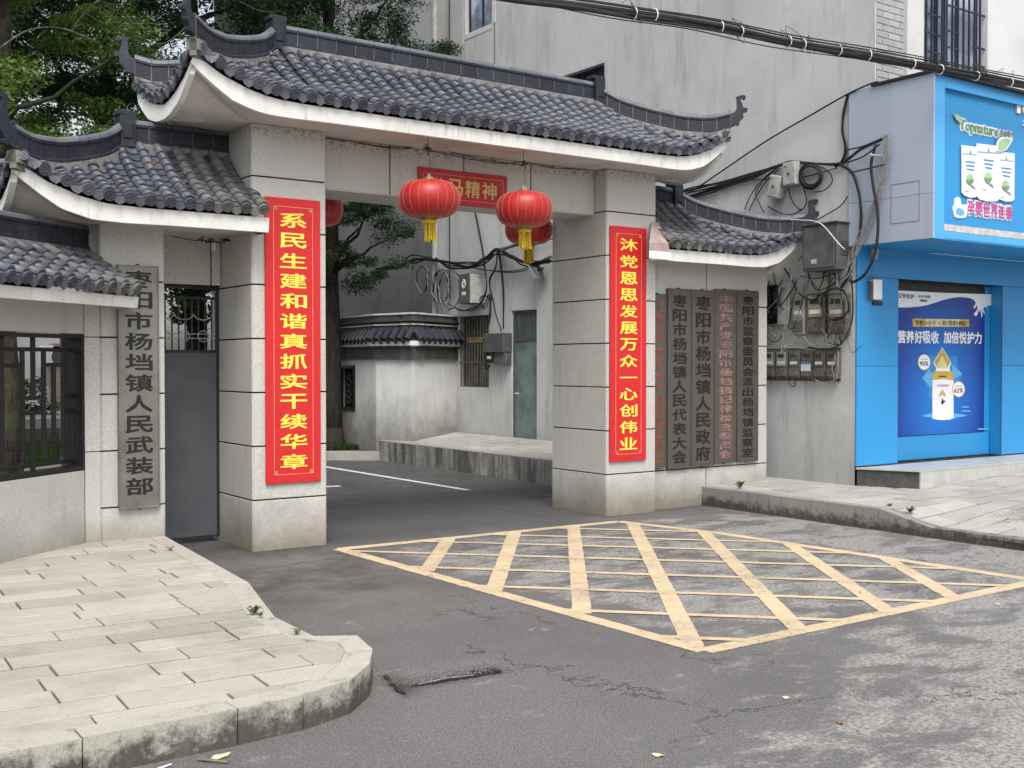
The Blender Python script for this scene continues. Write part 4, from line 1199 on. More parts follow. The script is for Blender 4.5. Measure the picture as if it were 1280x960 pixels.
# iron lattice
gr = tag(empty("window_grille", Tw @ Vector((-1, .1, .78))), "black iron lattice grille set in the opening of the fence wall", "window grille")
def gbar(xa, ya, xb, yb, w=.032):
    a0, z0 = onW(xa, ya, .10); a1, z1 = onW(xb, yb, .10); h = w / 2
    m = MB(Tw)
    if abs(a0 - a1) < abs(z0 - z1): a = (a0 + a1) / 2; m.box(a - h, a + h, .085, .115, min(z0, z1), max(z0, z1), .003)
    else: z = (z0 + z1) / 2; m.box(min(a0, a1), max(a0, a1), .087, .113, z - h, z + h, .003)
    m.build("lattice_bar", 'black_iron', gr)
for x, y0, y1 in ((41, 418, 497), (28, 437, 578), (54.6, 437, 575), (67, 456, 553), (79, 437, 571), (91, 437, 492), (91, 516, 569), (41, 517, 593), (2, 420, 578), (-14, 440, 575), (-27, 420, 500), (-40, 440, 580), (-55, 430, 590), (-70, 440, 585), (-84, 430, 590), (104, 418, 590)):
    gbar(x, y0, x, y1)
for xa, xb, y in ((-100, 106, 437), (-100, 106, 580), (2, 28, 457), (54, 80, 456), (28, 54.6, 497.5), (28, 54.6, 515.5), (79, 104, 494), (79, 104, 513), (54, 80, 556), (2, 30, 561), (-27, 2, 500), (-55, -14, 457), (-55, -27, 540)):
    # a level bar: keep one height along the wall
    a0, z0 = onW((xa + xb) / 2 if xb - xa < 60 else 55, y, .10); h = .016
    aa, ab = onW(xa, y, .10)[0], onW(xb, y, .10)[0]
    m = MB(Tw); m.box(max(aa, HO[0] + .01), ab, .088, .112, z0 - h, z0 + h, .003); m.build("lattice_bar", 'black_iron', gr)
m = MB(Tw)
for (a, b, c, d) in ((HO[0], HO[1], HO[2], HO[2] + .03), (HO[0], HO[1], HO[3] - .03, HO[3]), (HO[0], HO[0] + .03, HO[2] + .03, HO[3] - .03), (HO[1] - .03, HO[1], HO[2] + .03, HO[3] - .03)): m.box(a, b, .0, .15, c, d)
m.build("grille_frame", 'black_iron', gr)
m = MB(); m.box(2.44, 2.60, 10.15, 10.2, .05, 2.15); tag(m.build("inner_wall_board", 'panel_dark'), "dark grey board wall behind the right end of the grille", "wall")

# right wing wall with its small roof
rw = empty("sign_wall", (9.5, 9.7, 0), "stone wing wall under a small slate roof right of the gate carrying five boards", "wall")
m = MB(); m.box(8.56, 10.488, 9.532, 9.9, 0, 2.86); c = m.build("wall_core", 'joint', rw)
panels(c, frame((0, 9.532, 0), (1, 0, 0), (0, 0, 1)), [8.565, 9.47, 10.5], [.0, .44, .912, 1.385, 1.86, 2.33, 2.86])
panels(c, frame((10.488, 0, 0), (0, 1, 0), (0, 0, 1)), [9.52, 9.9], [.0, .44, .912, 1.385, 1.86, 2.33, 2.86])
T_r = Matrix.Translation((0, 9.95, 0))
dk = make_roof(rw, T_r, 8.50, 10.66, .85, 2.915, 3.50, 0, 1.30, hipL=False, Db=.6, wall_rect=(8.51, 10.5, -.42, .3), soff_z=2.82, finial=.75,
          skip=lambda a, y, z: a < 8.62 and y > -.52, old=lambda a, y: a < 9.15 and random.random() < .95)
m = MB(); W4 = [(8.215, 9.115), (8.505, 9.115), (8.60, 9.392), (8.50, 9.392)]
m.prism(W4, lambda x, y: 2.86, lambda x, y: 2.95 + (y - 9.115) * .95); m.build("cement_end_patch", 'pink_plaster', rw)
m = MB(); m.prism([(8.205, 9.105), (8.52, 9.105), (8.60, 9.392), (8.49, 9.392)], 2.775, 2.858); m.build("eave_end", 'fascia', rw)

# ---------------------------------------------------------------- couplets, plaque, name boards
def corner_motif(m, x, z, sx, sz, s=.034):
    t = .004
    for (a, b, c, d) in ((0, s, 0, t), (0, s, s - t, s), (0, t, 0, s), (s - t, s, 0, s), (s * .35, s * .65, s * .2, s * .35), (s * .35, s * .5, s * .35, s * .8)):
        m.box(x + sx * a, x + sx * b, -.0035, 0, z + sz * c, z + sz * d)
def couplet(x0, x1, z0, z1, text, label, yy):
    T = frame((0, yy, 0), (1, 0, 0), (0, 0, 1))
    root = empty("couplet_board", ((x0 + x1) / 2, yy, z0), label, "couplet banner", "red couplet boards on the gate pillars")
    m = MB(T); m.box(x0, x1, -.012, .006, z0, z1, .002); m.build("board", 'banner_red', root)
    m = MB(T @ Matrix.Translation((0, -.012, 0))); i = .075; t = .0035
    for (a, b, c, d) in ((x0 + i, x1 - i, z0 + i, z0 + i + t), (x0 + i, x1 - i, z1 - i - t, z1 - i), (x0 + i, x0 + i + t, z0 + i, z1 - i), (x1 - i - t, x1 - i, z0 + i, z1 - i)): m.box(a, b, -.002, 0, c, d)
    for sx, X_ in ((1, x0 + i), (-1, x1 - i)):
        for sz, Z_ in ((1, z0 + i), (-1, z1 - i)): corner_motif(m, X_, Z_, sx, sz)
    m.build("border", 'gold_line', root)
    m = MB(T @ Matrix.Translation((0, -.012, 0))); w = (x1 - x0)
    column_text(m, text, (x0 + x1) / 2, z1 - .105, z0 + .10, w * .47, .72, 0, .020, .003)
    m.build("lettering", 'gold', root)
couplet(3.96, 4.485, .59, 3.11, "系民生建和谐真抓实干续华章", "red couplet board with yellow characters on the left gate pillar", 9.376)
couplet(7.885, 8.40, .59, 3.13, "沐党恩思发展万众一心创伟业", "red couplet board with yellow characters on the right gate pillar", 9.376)
root = empty("lintel_plaque", (6.06, 9.58, 3.27), "small dark red plaque with four gold characters on the lintel", "sign")
T = frame((0, 9.584, 0), (1, 0, 0), (0, 0, 1)); x0, x1 = 5.63, 6.68; z0, z1 = 3.225, 3.565
m = MB(T); m.box(x0, x1, -.012, .01, z0, z1, .002); m.build("board", 'plaque_red', root)
m = MB(T @ Matrix.Translation((0, -.012, 0))); i = .05; t = .003
for (a, b, c, d) in ((x0 + i, x1 - i, z0 + i, z0 + i + t), (x0 + i, x1 - i, z1 - i - t, z1 - i), (x0 + i, x0 + i + t, z0 + i, z1 - i), (x1 - i - t, x1 - i, z0 + i, z1 - i)): m.box(a, b, -.002, 0, c, d)
m.build("border", 'gold_line', root)
m = MB(T @ Matrix.Translation((0, -.012, 0))); row_text(m, "龙马精神", x0 + .12, x1 - .12, (z0 + z1) / 2, .165, 0, .016, .003, fill=.84); m.build("lettering", 'gold_dim', root)

def name_board(x0, x1, z0, z1, yy, text, label, lm, bm, bold, wf=.66, top=.06, bot=.05, hf=.84):
    T = frame((0, yy, 0), (1, 0, 0), (0, 0, 1))
    root = empty("name_board", ((x0 + x1) / 2, yy, z0), label, "name board", "vertical metal name boards")
    m = MB(T); m.box(x0, x1, -.028, .012, z0, z1, .004); m.build("board", bm, root)
    m = MB(T @ Matrix.Translation((0, -.028, 0))); w = .012
    for (a, b, c, d) in ((x0, x1, z0, z0 + w), (x0, x1, z1 - w, z1), (x0, x0 + w, z0 + w, z1 - w), (x1 - w, x1, z0 + w, z1 - w)): m.box(a, b, -.006, 0, c, d, .002)
    m.build("rim", bm, root)
    m = MB(T @ Matrix.Translation((0, -.028, 0))); column_text(m, text, (x0 + x1) / 2, z1 - top, z0 + bot, (x1 - x0) * wf, hf, 0, bold, .003)
    m.build("lettering", lm, root)
    m = MB(T)
    for z in (z0 - .01, z1): m.box((x0 + x1) / 2 - .012, (x0 + x1) / 2 + .012, -.02, .012, z, z + .012)
    m.build("bracket", 'black_iron', root)
name_board(2.752, 3.092, .435, 2.47, 9.600, "枣阳市杨垱镇人民武装部", "brass-toned name board with black characters left of the side door, alone on its pier", 'black_paint', 'steel', .024, .64, .03, .10, .80)
Y5 = 9.506
name_board(8.566, 8.80, .47, 2.43, Y5, "中国共产党枣阳市杨垱镇委员会", "tarnished board with dark red characters, half hidden beside the right gate pillar", 'faded_red', 'steel_dark', .020, .60)
name_board(8.83, 9.185, .45, 2.50, Y5, "枣阳市杨垱镇人民代表大会", "tarnished board with black characters, second from the right gate pillar", 'black_paint', 'steel_dark', .026, .58)
name_board(9.20, 9.56, .462, 2.50, Y5, "枣阳市杨垱镇人民政府", "tarnished middle board with the largest black characters", 'black_paint', 'steel_dark', .028, .62)
name_board(9.575, 9.92, .478, 2.52, Y5, "中国共产党枣阳市杨垱镇纪律检查委员会", "tarnished board with faded pink characters, fourth from the gate pillar", 'pale_red', 'steel_dark', .022, .60)
name_board(9.945, 10.30, .475, 2.52, Y5, "枣阳市监察委员会派出杨垱镇监察室", "tarnished board nearest the meter wall with small black characters", 'black_paint', 'steel_dark', .024, .50)

# ---------------------------------------------------------------- lanterns
def lantern(c, r, h, label, top_z, dim=False):
    root = empty("red_lantern", (c[0], c[1], c[2] - h), label, "lantern", "red lanterns hanging from the gate roof")
    n = 48; prof = []
    for i in range(13):
        t = -pi / 2 + pi * i / 12; rr = max(.0, cos(t)) ** .74; prof.append((.09 + (r - .09) * rr, h * sin(t)))
    m = MB(); m.lathe(prof, c, n)
    # flutes between the ribs
    vs = []
    for k, v in enumerate(m.v):
        a = math.atan2(v[1] - c[1], v[0] - c[0]); f = 1 - .016 * abs(sin(a * 10)) ** .6 * -1 - .016
        vs.append((c[0] + (v[0] - c[0]) * f, c[1] + (v[1] - c[1]) * f, v[2]))
    m.v = vs; m.build("lantern_body", 'lantern', root, smooth=True)
    for k in range(20):
        a = pi * 2 * k / 20 + .06; m = MB()
        m.tube([(c[0] + (p + .002) * cos(a), c[1] + (p + .002) * sin(a), c[2] + z) for p, z in prof], .0016, 4); m.build("rib", 'rib_gold', root)
    m = MB(); m.lathe([(.085, h - .004), (.088, h + .012), (.05, h + .016), (.048, h + .034), (.02, h + .036)], c, 20); m.build("top_cap", 'brass', root)
    m = MB(); m.lathe([(.02, -h - .03), (.07, -h - .024), (.10, -h - .006), (.16, -h + .028), (.09, -h + .01)], c, 24); m.build("bottom_cap", 'brass', root)
    m = MB()
    for k in range(46):
        a = random.random() * 2 * pi; q = .062 * math.sqrt(random.random()); L = .20 * random.uniform(.9, 1.05)
        x, y = c[0] + q * cos(a), c[1] + q * sin(a); m.tube([(x, y, c[2] - h - .02), (x + random.gauss(0, .006), y + random.gauss(0, .006), c[2] - h - .02 - L)], .0052, 4)
    m.lathe([(.066, -h - .03), (.07, -h - .045), (.064, -h - .06)], c, 16)
    m.build("tassel", 'tassel', root)
    m = MB(); m.tube(spline([(c[0], c[1], c[2] + h + .03), (c[0] + .006, c[1], c[2] + h + .10), (c[0] - .01, c[1] + .01, top_z)], 4), .003, 4)
    m.build("hanging_wire", 'cable', root)
    m = MB(); m.tube([(c[0] + .012 * cos(t), c[1], c[2] + h + .05 + .014 * sin(t)) for t in [i * pi / 5 for i in range(11)]], .003, 4); m.build("hook", 'tie', root)
def lc(x, y, Y): p = onY(x, y, Y); return (p.x, p.y, p.z)
lantern(lc(536.5, 249, 9.0), .285, .165, "front left red lantern hanging over the plaque", 3.73)
lantern(lc(655.5, 262, 9.0), .275, .165, "front right red lantern beside the end of the plaque", 3.73)
lantern(lc(661, 287, 10.6), .275, .165, "darker red lantern under the back eave, behind the front right one", 3.70)
lantern(lc(395, 262, 10.6), .275, .165, "red lantern under the back eave, peeping past the left pillar", 3.70)
# wires and fixings along the underside
m = MB()
def lx(x, y, Y=9.35): return onY(x, y, Y)
for pts in ([(404, 172), (440, 177), (480, 183), (520, 184), (535, 187), (560, 193), (620, 204), (656, 203), (690, 210), (750, 212)], [(448, 179), (500, 186), (530, 181), (560, 190), (600, 199), (655, 207)]):
    m.tube(spline([lx(x, y + random.uniform(-.5, 1), 9.58) + Vector((0, -.012, 0)) for x, y in pts], 5), .004, 5)
for x, y in ((534, 184), (655, 202)):
    for k in range(6):
        c = onY(x, y + 2, 9.1); m.tube(spline([c + Vector((random.gauss(0, .025), random.gauss(0, .025), random.gauss(0, .02))) for _ in range(4)], 4), .0035, 4)
tag(m.build("lintel_wires", 'cable'), "thin dark wires strung under the main eave above the lanterns", "wire")
m = MB(); 
for pts in ([(215, 295), (240, 300), (262, 301), (272, 303), (290, 300), (312, 296)],): m.tube(spline([onY(x, y, 9.9) for x, y in pts], 5), .004, 5)
for k in range(9):
    c = onY(random.uniform(250, 285), 300, 9.88); m.tube(spline([c + Vector((random.gauss(0, .03), 0, random.gauss(0, .015))) for _ in range(4)], 4), .0035, 4)
tag(m.build("wire_tangle", 'cable'), "tangled thin wire under the side gate roof", "wire")
root = empty("ceiling_sensor", onY(267, 312, 9.88), "small white lamp holder dangling above the side door", "lamp holder")
c = onY(267, 312, 9.88); m = MB(); m.lathe([(.012, .06), (.022, .055), (.022, .0), (.016, -.01)], c, 10); m.build("holder", 'tie', root)
m = MB(); m.tube([c + Vector((0, 0, .055)), c + Vector((.004, 0, .10))], .005, 5); m.build("stem", 'cable', root)
# ================================================================ BUILDINGS
def wall_holes(m, x0, x1, z0, z1, holes, t=.24):
    xs = sorted({x0, x1, *[h[0] for h in holes], *[h[1] for h in holes]}); zs = sorted({z0, z1, *[h[2] for h in holes], *[h[3] for h in holes]})
    inh = lambda x, z: any(h[0] < x < h[1] and h[2] < z < h[3] for h in holes)
    for xa, xb in zip(xs, xs[1:]):
        for za, zb in zip(zs, zs[1:]):
            if inh((xa + xb) / 2, (za + zb) / 2): continue
            m.add([(xa, 0, za), (xb, 0, za), (xb, 0, zb), (xa, 0, zb)], [(0, 1, 2, 3)])
    for a, b, c, d in holes:
        m.add([(a, 0, c), (b, 0, c), (b, 0, d), (a, 0, d), (a, t, c), (b, t, c), (b, t, d), (a, t, d)], [(0, 4, 5, 1), (1, 5, 6, 2), (2, 6, 7, 3), (3, 7, 4, 0)])
TX = frame((WX, 0, 0), (0, -1, 0), (0, 0, 1))      # wall facing the drive: local x = -Y
bld = empty("grey_building", (13, 13, 0), "tall grey rendered building rising behind the gate roof", "building")
H1 = (-16.98, -16.02, 1.24, 2.48)      # barred window on the lane
H2 = (-15.35, -14.65, .40, 2.52)       # green door
H3 = (-16.79, -15.92, 7.38, 9.2)
H4 = (-14.9, -12.97, 4.6, 6.09)
m = MB(TX); wall_holes(m, -17.74, -8.45, -.1, 12.0, [H1, H2, H3, H4])
m.add([(-8.45, 0, 4.7), (-8.2, 0, 4.7), (-8.2, 0, 12), (-8.45, 0, 12)], [(0, 1, 2, 3)])
wall = m.build("wall", 'plaster', bld)
m = MB(); m.box(11.0, 19, 17.5, 17.74, -.1, 12); m.box(11.2, 19, 8.5, 17.5, 11.8, 12.0); m.box(13.2, 13.3, 9.2, 17.5, 0, 11.8); m.build("rear_wall", 'plaster', bld)
def window(T, h, name, parent, depth=.10, bars=None, mull=(.5,), pane='glass', fm='navy', w=.045):
    a, b, c, d = h; m = MB(T)
    for q in ((a, b, c, c + w), (a, b, d - w, d), (a, a + w, c + w, d - w), (b - w, b, c + w, d - w)): m.box(q[0], q[1], depth, depth + .05, q[2], q[3])
    for t in mull: x = a + (b - a) * t; m.box(x - w / 2, x + w / 2, depth + .004, depth + .046, c + w, d - w)
    f = m.build(name, fm, parent)
    m = MB(T); m.box(a + .01, b - .01, depth + .02, depth + .028, c + .01, d - .01); m.build("pane", pane, f)
    if bars:
        for i in range(bars):
            x = a + (b - a) * (i + .5) / bars; mm = MB(T); mm.box(x - .008, x + .008, .02, .036, c, d); mm.build("bar", 'rust_bar', f)
    return f
w1 = window(TX, H1, "window", wall.parent, bars=11, pane='glass')
m = MB(TX); m.box(H1[0] + .05, H1[1] - .05, .165, .175, H1[2] + .05, H1[3] - .05); m.build("curtain", 'brown_shutter', w1)
m = MB(TX)
for z in (1.66, 2.07): m.box(H1[0], H1[1], .012, .022, z, z + .016)
m.build("rail", 'rust_bar', w1)
m = MB(TX); m.box(-16.75, -16.25, .03, .05, 2.02, 2.10); m.build("ochre_cloth", 'gold_print', w1)
window(TX, H3, "window", bld, pane='glass_pale'); window(TX, H4, "window", bld, pane='glass', mull=(.33, .66))
# pale repair mortar round the upper window
m = MB(TX); m.box(H3[0] - .07, H3[0], -.006, .01, H3[2] - .16, H3[3]); m.box(H3[1], H3[1] + .10, -.006, .01, H3[2] - .02, H3[3]); m.box(H3[0], H3[1], -.007, .0, H3[2] - .09, H3[2]); m.build("repair_mortar", 'pier_white', bld)
# black block added as painted interior darkness behind the openings
m = MB(); m.box(11.3, 12.2, 12.6, 17.2, 1.0, 9.4); m.build("interior_dark_block", 'inner_dark', bld)
# door on the lane
m = MB(TX); a, b, c, d = H2
for q in ((a, a + .04, c, d), (b - .04, b, c, d), (a + .04, b - .04, d - .04, d), (a + .04, b - .04, 2.02, 2.06)): m.box(q[0], q[1], .03, .08, q[2], q[3])
dr = m.build("lane_door", 'box_grey', bld)
m = MB(TX); m.box(a + .04, b - .04, .045, .065, c, 2.02, .004); m.build("door_leaf", 'green_door', dr)
m = MB(TX); m.tube([(b - .60, .03, 1.16), (b - .60, .0, 1.16), (b - .50, .0, 1.16)], .010, 6); m.build("handle", 'tie', dr)
m = MB(TX); m.box(a + .04, b - .04, .075, .085, 2.06, d - .04); m.build("transom_sheet", 'green_door', dr)
for i in range(7):
    mm = MB(TX); x = a + .09 + i * (b - a - .16) / 6.5; mm.box(x - .007, x + .007, .035, .05, 2.06, d - .04); mm.build("transom_bar", 'box_grey', dr)
# pipes on the wall
def pipe(pts, r, mat, label, name="drain_pipe", n=8):
    m = MB(); m.tube(pts, r, n); return m
dp = empty("drain_pipe", (10.72, 17.66, .4), "pale vertical drain pipe at the far corner of the grey building", "pipe")
m = MB(); m.tube([(10.74, 17.68, .4), (10.74, 17.68, 11)], .055, 10); m.build("pipe", 'box_light', dp)
for z in (1.6, 3.0, 4.4, 5.8, 7.2):
    m = MB(); m.lathe([(.062, 0), (.064, .005), (.064, .05), (.062, .055)], (10.74, 17.68, z), 10); m.build("pipe_collar", 'box_light', dp)
m = MB(); m.tube([(10.785, 17.25, 2.8), (10.785, 17.25, 11)], .010, 6); tag(m.build("conduit", 'cable'), "thin dark conduit running up beside the drain pipe", "pipe")
m = MB(); m.tube([(10.79, 15.83, 4.2), (10.79, 15.83, 7.38)], .009, 6); tag(m.build("conduit", 'rust_bar'), "thin rusty conduit dropping below the upper window", "pipe")
# upper front of the building above the shop sign
TF = frame((0, 8.2, 0), (1, 0, 0), (0, 0, 1))
HW = (11.66, 13.0, 4.72, 7.2)
m = MB(TF); wall_holes(m, 10.8, 19, 4.6, 12, [HW]); fwl = m.build("front_wall", 'pier_white', bld)
m = MB(TF); m.box(11.32, 11.60, -.05, 0, 4.6, 9); m.box(11.60, 11.66, -.03, 0, 4.6, 9); m.build("pier", 'pier_white', bld)
MAT['brick'] = paving("pale_grey_clinker", (0.44, 0.45, 0.46), (0.34, 0.35, 0.36), 0.6)
r = 0; z = 4.6
while z < 6.6:
    x = 10.82 - (0.11 if r % 2 else 0)
    while x < 11.30:
        a, b = max(10.815, x), min(11.31, x + .205)
        if b - a > .03: m = MB(TF); m.box(a, b, -.012, 0.002, z, z + .066, .002); m.build("brick", 'brick', fwl)
        x += .215
    z += .076; r += 1
wf = window(TF, HW, "window", bld, depth=.14, pane='glass_pale', mull=(.36, .68), fm='navy', w=.05)
m = MB(TF); a, b, c, d = HW
for i, x in enumerate([a + .04 + k * .105 for k in range(5)]): m.box(x - .010, x + .010, .03, .05, c, d)
for z in [c + .2 + k * .22 for k in range(11)]: m.box(a, a + .48, .032, .048, z - .008, z + .008)
for x in [a + .55 + k * .115 for k in range(7)]: m.box(x - .009, x + .009, .03, .05, c, d)
for z, xa, xb in ((c + .75, a + .55, a + .8), (c + .95, a + .55, a + .8), (c + 1.25, a + .48, b), (c + .62, b - .25, b), (c + .84, b - .25, b), (c + 1.9, a + .48, b)): m.box(xa, xb, .032, .048, z - .01, z + .01)
m.box(a + .49, a + .53, .028, .055, c, d)
m.build("security_lattice", 'navy', wf)
m = MB(TF); m.tube(spline([(13.9, .0, 5.9), (13.9, -.03, 5.92), (14.0, -.05, 5.80), (14.02, -.04, 5.55), (13.96, -.03, 5.3), (13.95, -.03, 4.8)], 6), .016, 6); m.tube([(13.99, -.02, 5.5), (14.03, -.03, 4.8)], .012, 6)
tag(m.build("hose", 'box_light'), "pale curved hose on the white wall above the shop sign", "hose")

# building that closes the lane; tree shade is painted into its dark render
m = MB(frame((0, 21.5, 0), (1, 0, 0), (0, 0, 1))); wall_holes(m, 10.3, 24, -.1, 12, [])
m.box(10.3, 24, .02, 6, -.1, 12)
tag(m.build("far_building", 'plaster_tree_shade'), "plain building closing the far end of the lane, tree shade put into its grey", "building")

# white enclosure with tiled coping beside the lane
enc = empty("enclosure_wall", (9.6, 16.9, .2), "low white enclosure wall with dark tiled coping at the end of the raised walk", "wall")
EP = [(10.8, 17.05), (9.52, 16.36), (9.30, 17.25), (9.62, 20.6)]
for k in range(3):
    A, B = Vector((*EP[k + 1], 0)), Vector((*EP[k], 0)); L = (B - A).length; T = frame(A, B - A, (0, 0, 1))
    m = MB(T); hz = 1.98
    if k == 2: wall_holes(m, 0, L, .0, hz, [(.35, 1.25, .72, 1.68)] if False else [(L - 1.75, L - .95, .80, 1.62)], .2)
    else: wall_holes(m, 0, L, .0, hz, [])
    m.build("wall_face", 'plaster_white', enc)
    m = MB(T); m.box(-.02, L + .02, -.05, .25, 1.72, 1.92); m.box(-.04, L + .04, -.09, .25, 1.92, 1.95); m.build("frieze", 'cement_dark', enc)
    m = MB(T); m.box(-.02, L + .02, -.11, .25, 1.95, 2.03); m.build("coping_board", 'fascia', enc)
    m = MB(T); m.box(0, L, -.02, .22, 2.03, 2.36); m.box(-.03, L + .03, -.07, .27, 2.36, 2.38); m.box(0, L, -.03, .22, 2.38, 2.47); cp = m.build("coping", 'cement_dark', enc)
    m = MB(T); m.box(-.02, L + .02, -.05, .24, 2.47, 2.50); m.box(-.02, L + .02, -.045, .24, 2.295, 2.315); m.build("coping_line", 'pier_white', enc)
    n = max(2, int(L / .17))
    for i in range(n + 1):
        x = i * L / n; mm = MB(T)
        mm.tube([(x, -.16, 2.03 + .02), (x, -.02, 2.22)], .058, 8); mm.build("coping_tile", 'ridge', cp)
    for i in range(n):
        x = (i + .5) * L / n; mm = MB(T); mm.plate([(x - .05, 2.06), (x + .05, 2.06), (x + .03, 1.99), (x, 1.975), (x - .03, 1.99)], -.16, -.14); mm.build("drip_tile", 'ridge', cp)
A, B = Vector((*EP[3], 0)), Vector((*EP[2], 0)); L = (B - A).length; T = frame(A, B - A, (0, 0, 1)); a, b = L - 1.75, L - .95
ew = MB(T)
for q in ((a, b, .80, .86), (a, b, 1.56, 1.62), (a, a + .06, .86, 1.56), (b - .06, b, .86, 1.56)): ew.box(q[0], q[1], -.02, .06, q[2], q[3])
wn = ew.build("window", 'black_iron', enc)
m = MB(T)
for k in range(5): m.tube([((a + b) / 2 + .12 * cos(t) * (1 if k % 2 else .6), .03, .98 + k * .11 + .05 * sin(t)) for t in [i * pi / 6 for i in range(13)]], .008, 4)
m.build("tracery", 'box_grey', wn)
m = MB(T); m.box(a, b, .12, .14, .8, 1.62); m.build("dark_backing", 'inner_dark', wn)

# ================================================================ SHOP
YF = 8.45
shop = empty("corner_shop", (13, 8.4, .4), "bright blue shop front with a big projecting sign box", "shop")
TS = frame((0, YF, 0), (1, 0, 0), (0, 0, 1))
def bpanel(T, a, b, c, d, mat, parent, name="facing_panel", t=.02, y=0):
    m = MB(T); m.box(a + .002, b - .002, y - t, y, c + .002, d - .002, .002); return m.build(name, mat, parent)
m = MB(TS); m.box(10.83, 11.56, .002, .3, .42, 3.0); m.box(13.76, 19, .002, .3, .42, 3.0); m.box(11.56, 13.76, .17, .3, .42, 3.0); m.box(11.56, 13.76, .002, .165, 2.68, 3.0)
sc = m.build("structure", 'cement_dark', shop)
for (a, b) in ((10.80, 11.57), (13.75, 15.2), (15.2, 17)):
    for (c, d) in ((.46, 1.62), (1.62, 2.66)): bpanel(TS, a, b, c, d, 'blue', shop)
bpanel(TS, 10.80, 13.75, 2.66, 3.0, 'blue', shop); bpanel(TS, 13.75, 17, 2.66, 3.0, 'blue', shop)
TR = frame((0, 8.62, 0), (1, 0, 0), (0, 0, 1))
bpanel(TR, 11.57, 13.74, .46, .757, 'blue', shop)
bpanel(TR, 13.62, 13.745, .757, 2.66, 'blue', shop)
m = MB(TR); m.box(11.57, 13.62, -.014, 0, 2.53, 2.66); m.build("dark_strip", 'black_iron', shop)  # plain dark strip along the head of the poster bay
m = MB(TR); m.box(13.746, 13.752, -.186, -.02, .46, 2.66); m.build("jamb", 'blue', shop); m = MB(TR); m.box(13.738, 13.748, -.192, -.186, .46, 2.66); m.build("jamb_seal", 'box_grey', shop)
# poster: flat print on a board
pst = empty("shop_poster", (12.6, 8.61, .757), "deep blue poster of a white bottle with gold tip in the shop bay", "poster")
m = MB(TR); m.box(11.585, 13.60, -.03, 0, .762, 2.528); m.build("poster_board", 'poster', pst)
TP = TR @ Matrix.Translation((0, -.030, 0))
def pp(x, y, Y=8.59): p = onY(x, y, Y); return (p.x, p.z)
def flat(polypx, mat, name, lv, parent=pst, T=None, Y=8.59):
    m = MB(T or TP); m.plate([pp(x, y, Y) for x, y in polypx], -.0012 * lv - .0012, -.0012 * lv); return m.build(name, mat, parent)
def smoothpx(pts, k=5): return [(v.x, v.y) for v in spline([Vector((x, y, 0)) for x, y in pts], k)]
z0 = lambda px_, py_: (1110 + px_ / 9.143, 355 + py_ / 9.143)
wave = [z0(*p) for p in [(100, 265), (180, 268), (300, 262), (430, 245), (560, 205), (700, 165), (820, 150), (930, 160), (985, 190), (1000, 225), (975, 260), (990, 280), (1010, 245), (1020, 290), (980, 340), (995, 365), (1020, 350), (1035, 290), (1045, 325), (1055, 290), (1062, 340), (1068, 385), (1078, 350), (1070, 300), (1100, 345), (1100, 320), (1085, 280), (1120, 260), (1140, 290), (1130, 250), (1177, 245)]]
flat([(1120.9, 363.0)] + smoothpx(wave, 3) + [(1239, 368), (1180, 366)], 'white_acrylic', "printed_wave", 1)
def ptext(s, x0, x1, y, h, mat, name, lv=3, bold=.02, latin=False, thick=.0012):
    a = pp(x0, y); b = pp(x1, y); hh = abs(pp(x0, y - h / 2)[1] - pp(x0, y + h / 2)[1]); m = MB(TP)
    if latin: line_text(m, s, a[0], b[0], a[1] - hh / 2, hh * 1.35, -.0012 * lv, bold, thick)
    else: row_text(m, s, a[0], b[0], a[1], hh, -.0012 * lv, bold, thick)
    return m.build(name, mat, pst)
ptext("贝艾特悦护", 1116.5, 1143, 369.3, 6.0, 'navy', "poster_text", 3, .012)
ptext("·····", 1121, 1143, 375.2, 1.5, 'navy', "poster_text", 3, .05)
ptext("全球羊奶粉", 1147, 1163, 370.3, 3.5, 'navy', "poster_text", 3, .012); ptext("销量第一", 1149, 1162, 375.6, 3.2, 'navy', "poster_text", 3, .012)
flat([z0(*p) for p in ((280, 395), (925, 405), (925, 490), (280, 488))], 'gold_print', "printed_band", 1)
flat([z0(*p) for p in ((420, 398), (820, 404), (820, 488), (420, 487))], 'gold_print_light', "printed_band", 2)
ptext("羊奶小分子", *[z0(310, 0)[0], z0(545, 0)[0]], 403.3, 6.2, 'navy', "poster_text", 4, .010)
ptext("+", z0(570, 0)[0], z0(600, 0)[0], 403.6, 4, 'navy', "poster_text", 4, .01, True)
ptext("10", z0(622, 0)[0], z0(675, 0)[0], 403.6, 6, 'navy', "poster_text", 4, .01, True); ptext("倍类", z0(680, 0)[0], z0(780, 0)[0], 403.7, 6.2, 'navy', "poster_text", 4, .010)
ptext("HMO", z0(785, 0)[0], z0(898, 0)[0], 403.8, 6, 'navy', "poster_text", 4, .01, True)
ptext("营养好吸收", z0(105, 0)[0], z0(580, 0)[0], 420.8, 15.5, 'white_acrylic', "poster_headline", 3, .030)
ptext("加倍悦护力", z0(630, 0)[0], z0(1070, 0)[0], 421.6, 14.5, 'white_acrylic', "poster_headline", 3, .030)
z1 = lambda px_, py_: (1140 + px_ / 8, 430 + py_ / 8)
flat([z1(*p) for p in ((160, 115), (450, 118), (450, 300), (505, 310), (420, 470), (410, 545), (165, 545), (165, 450), (95, 340), (165, 240))], 'cyan_print', "printed_crystal", 1)
flat([z1(*p) for p in ((100, 340), (170, 250), (200, 300), (190, 440))], 'glow_print', "printed_crystal", 2); flat([z1(*p) for p in ((400, 200), (500, 300), (430, 340), (400, 320))], 'glow_print', "printed_crystal", 2)
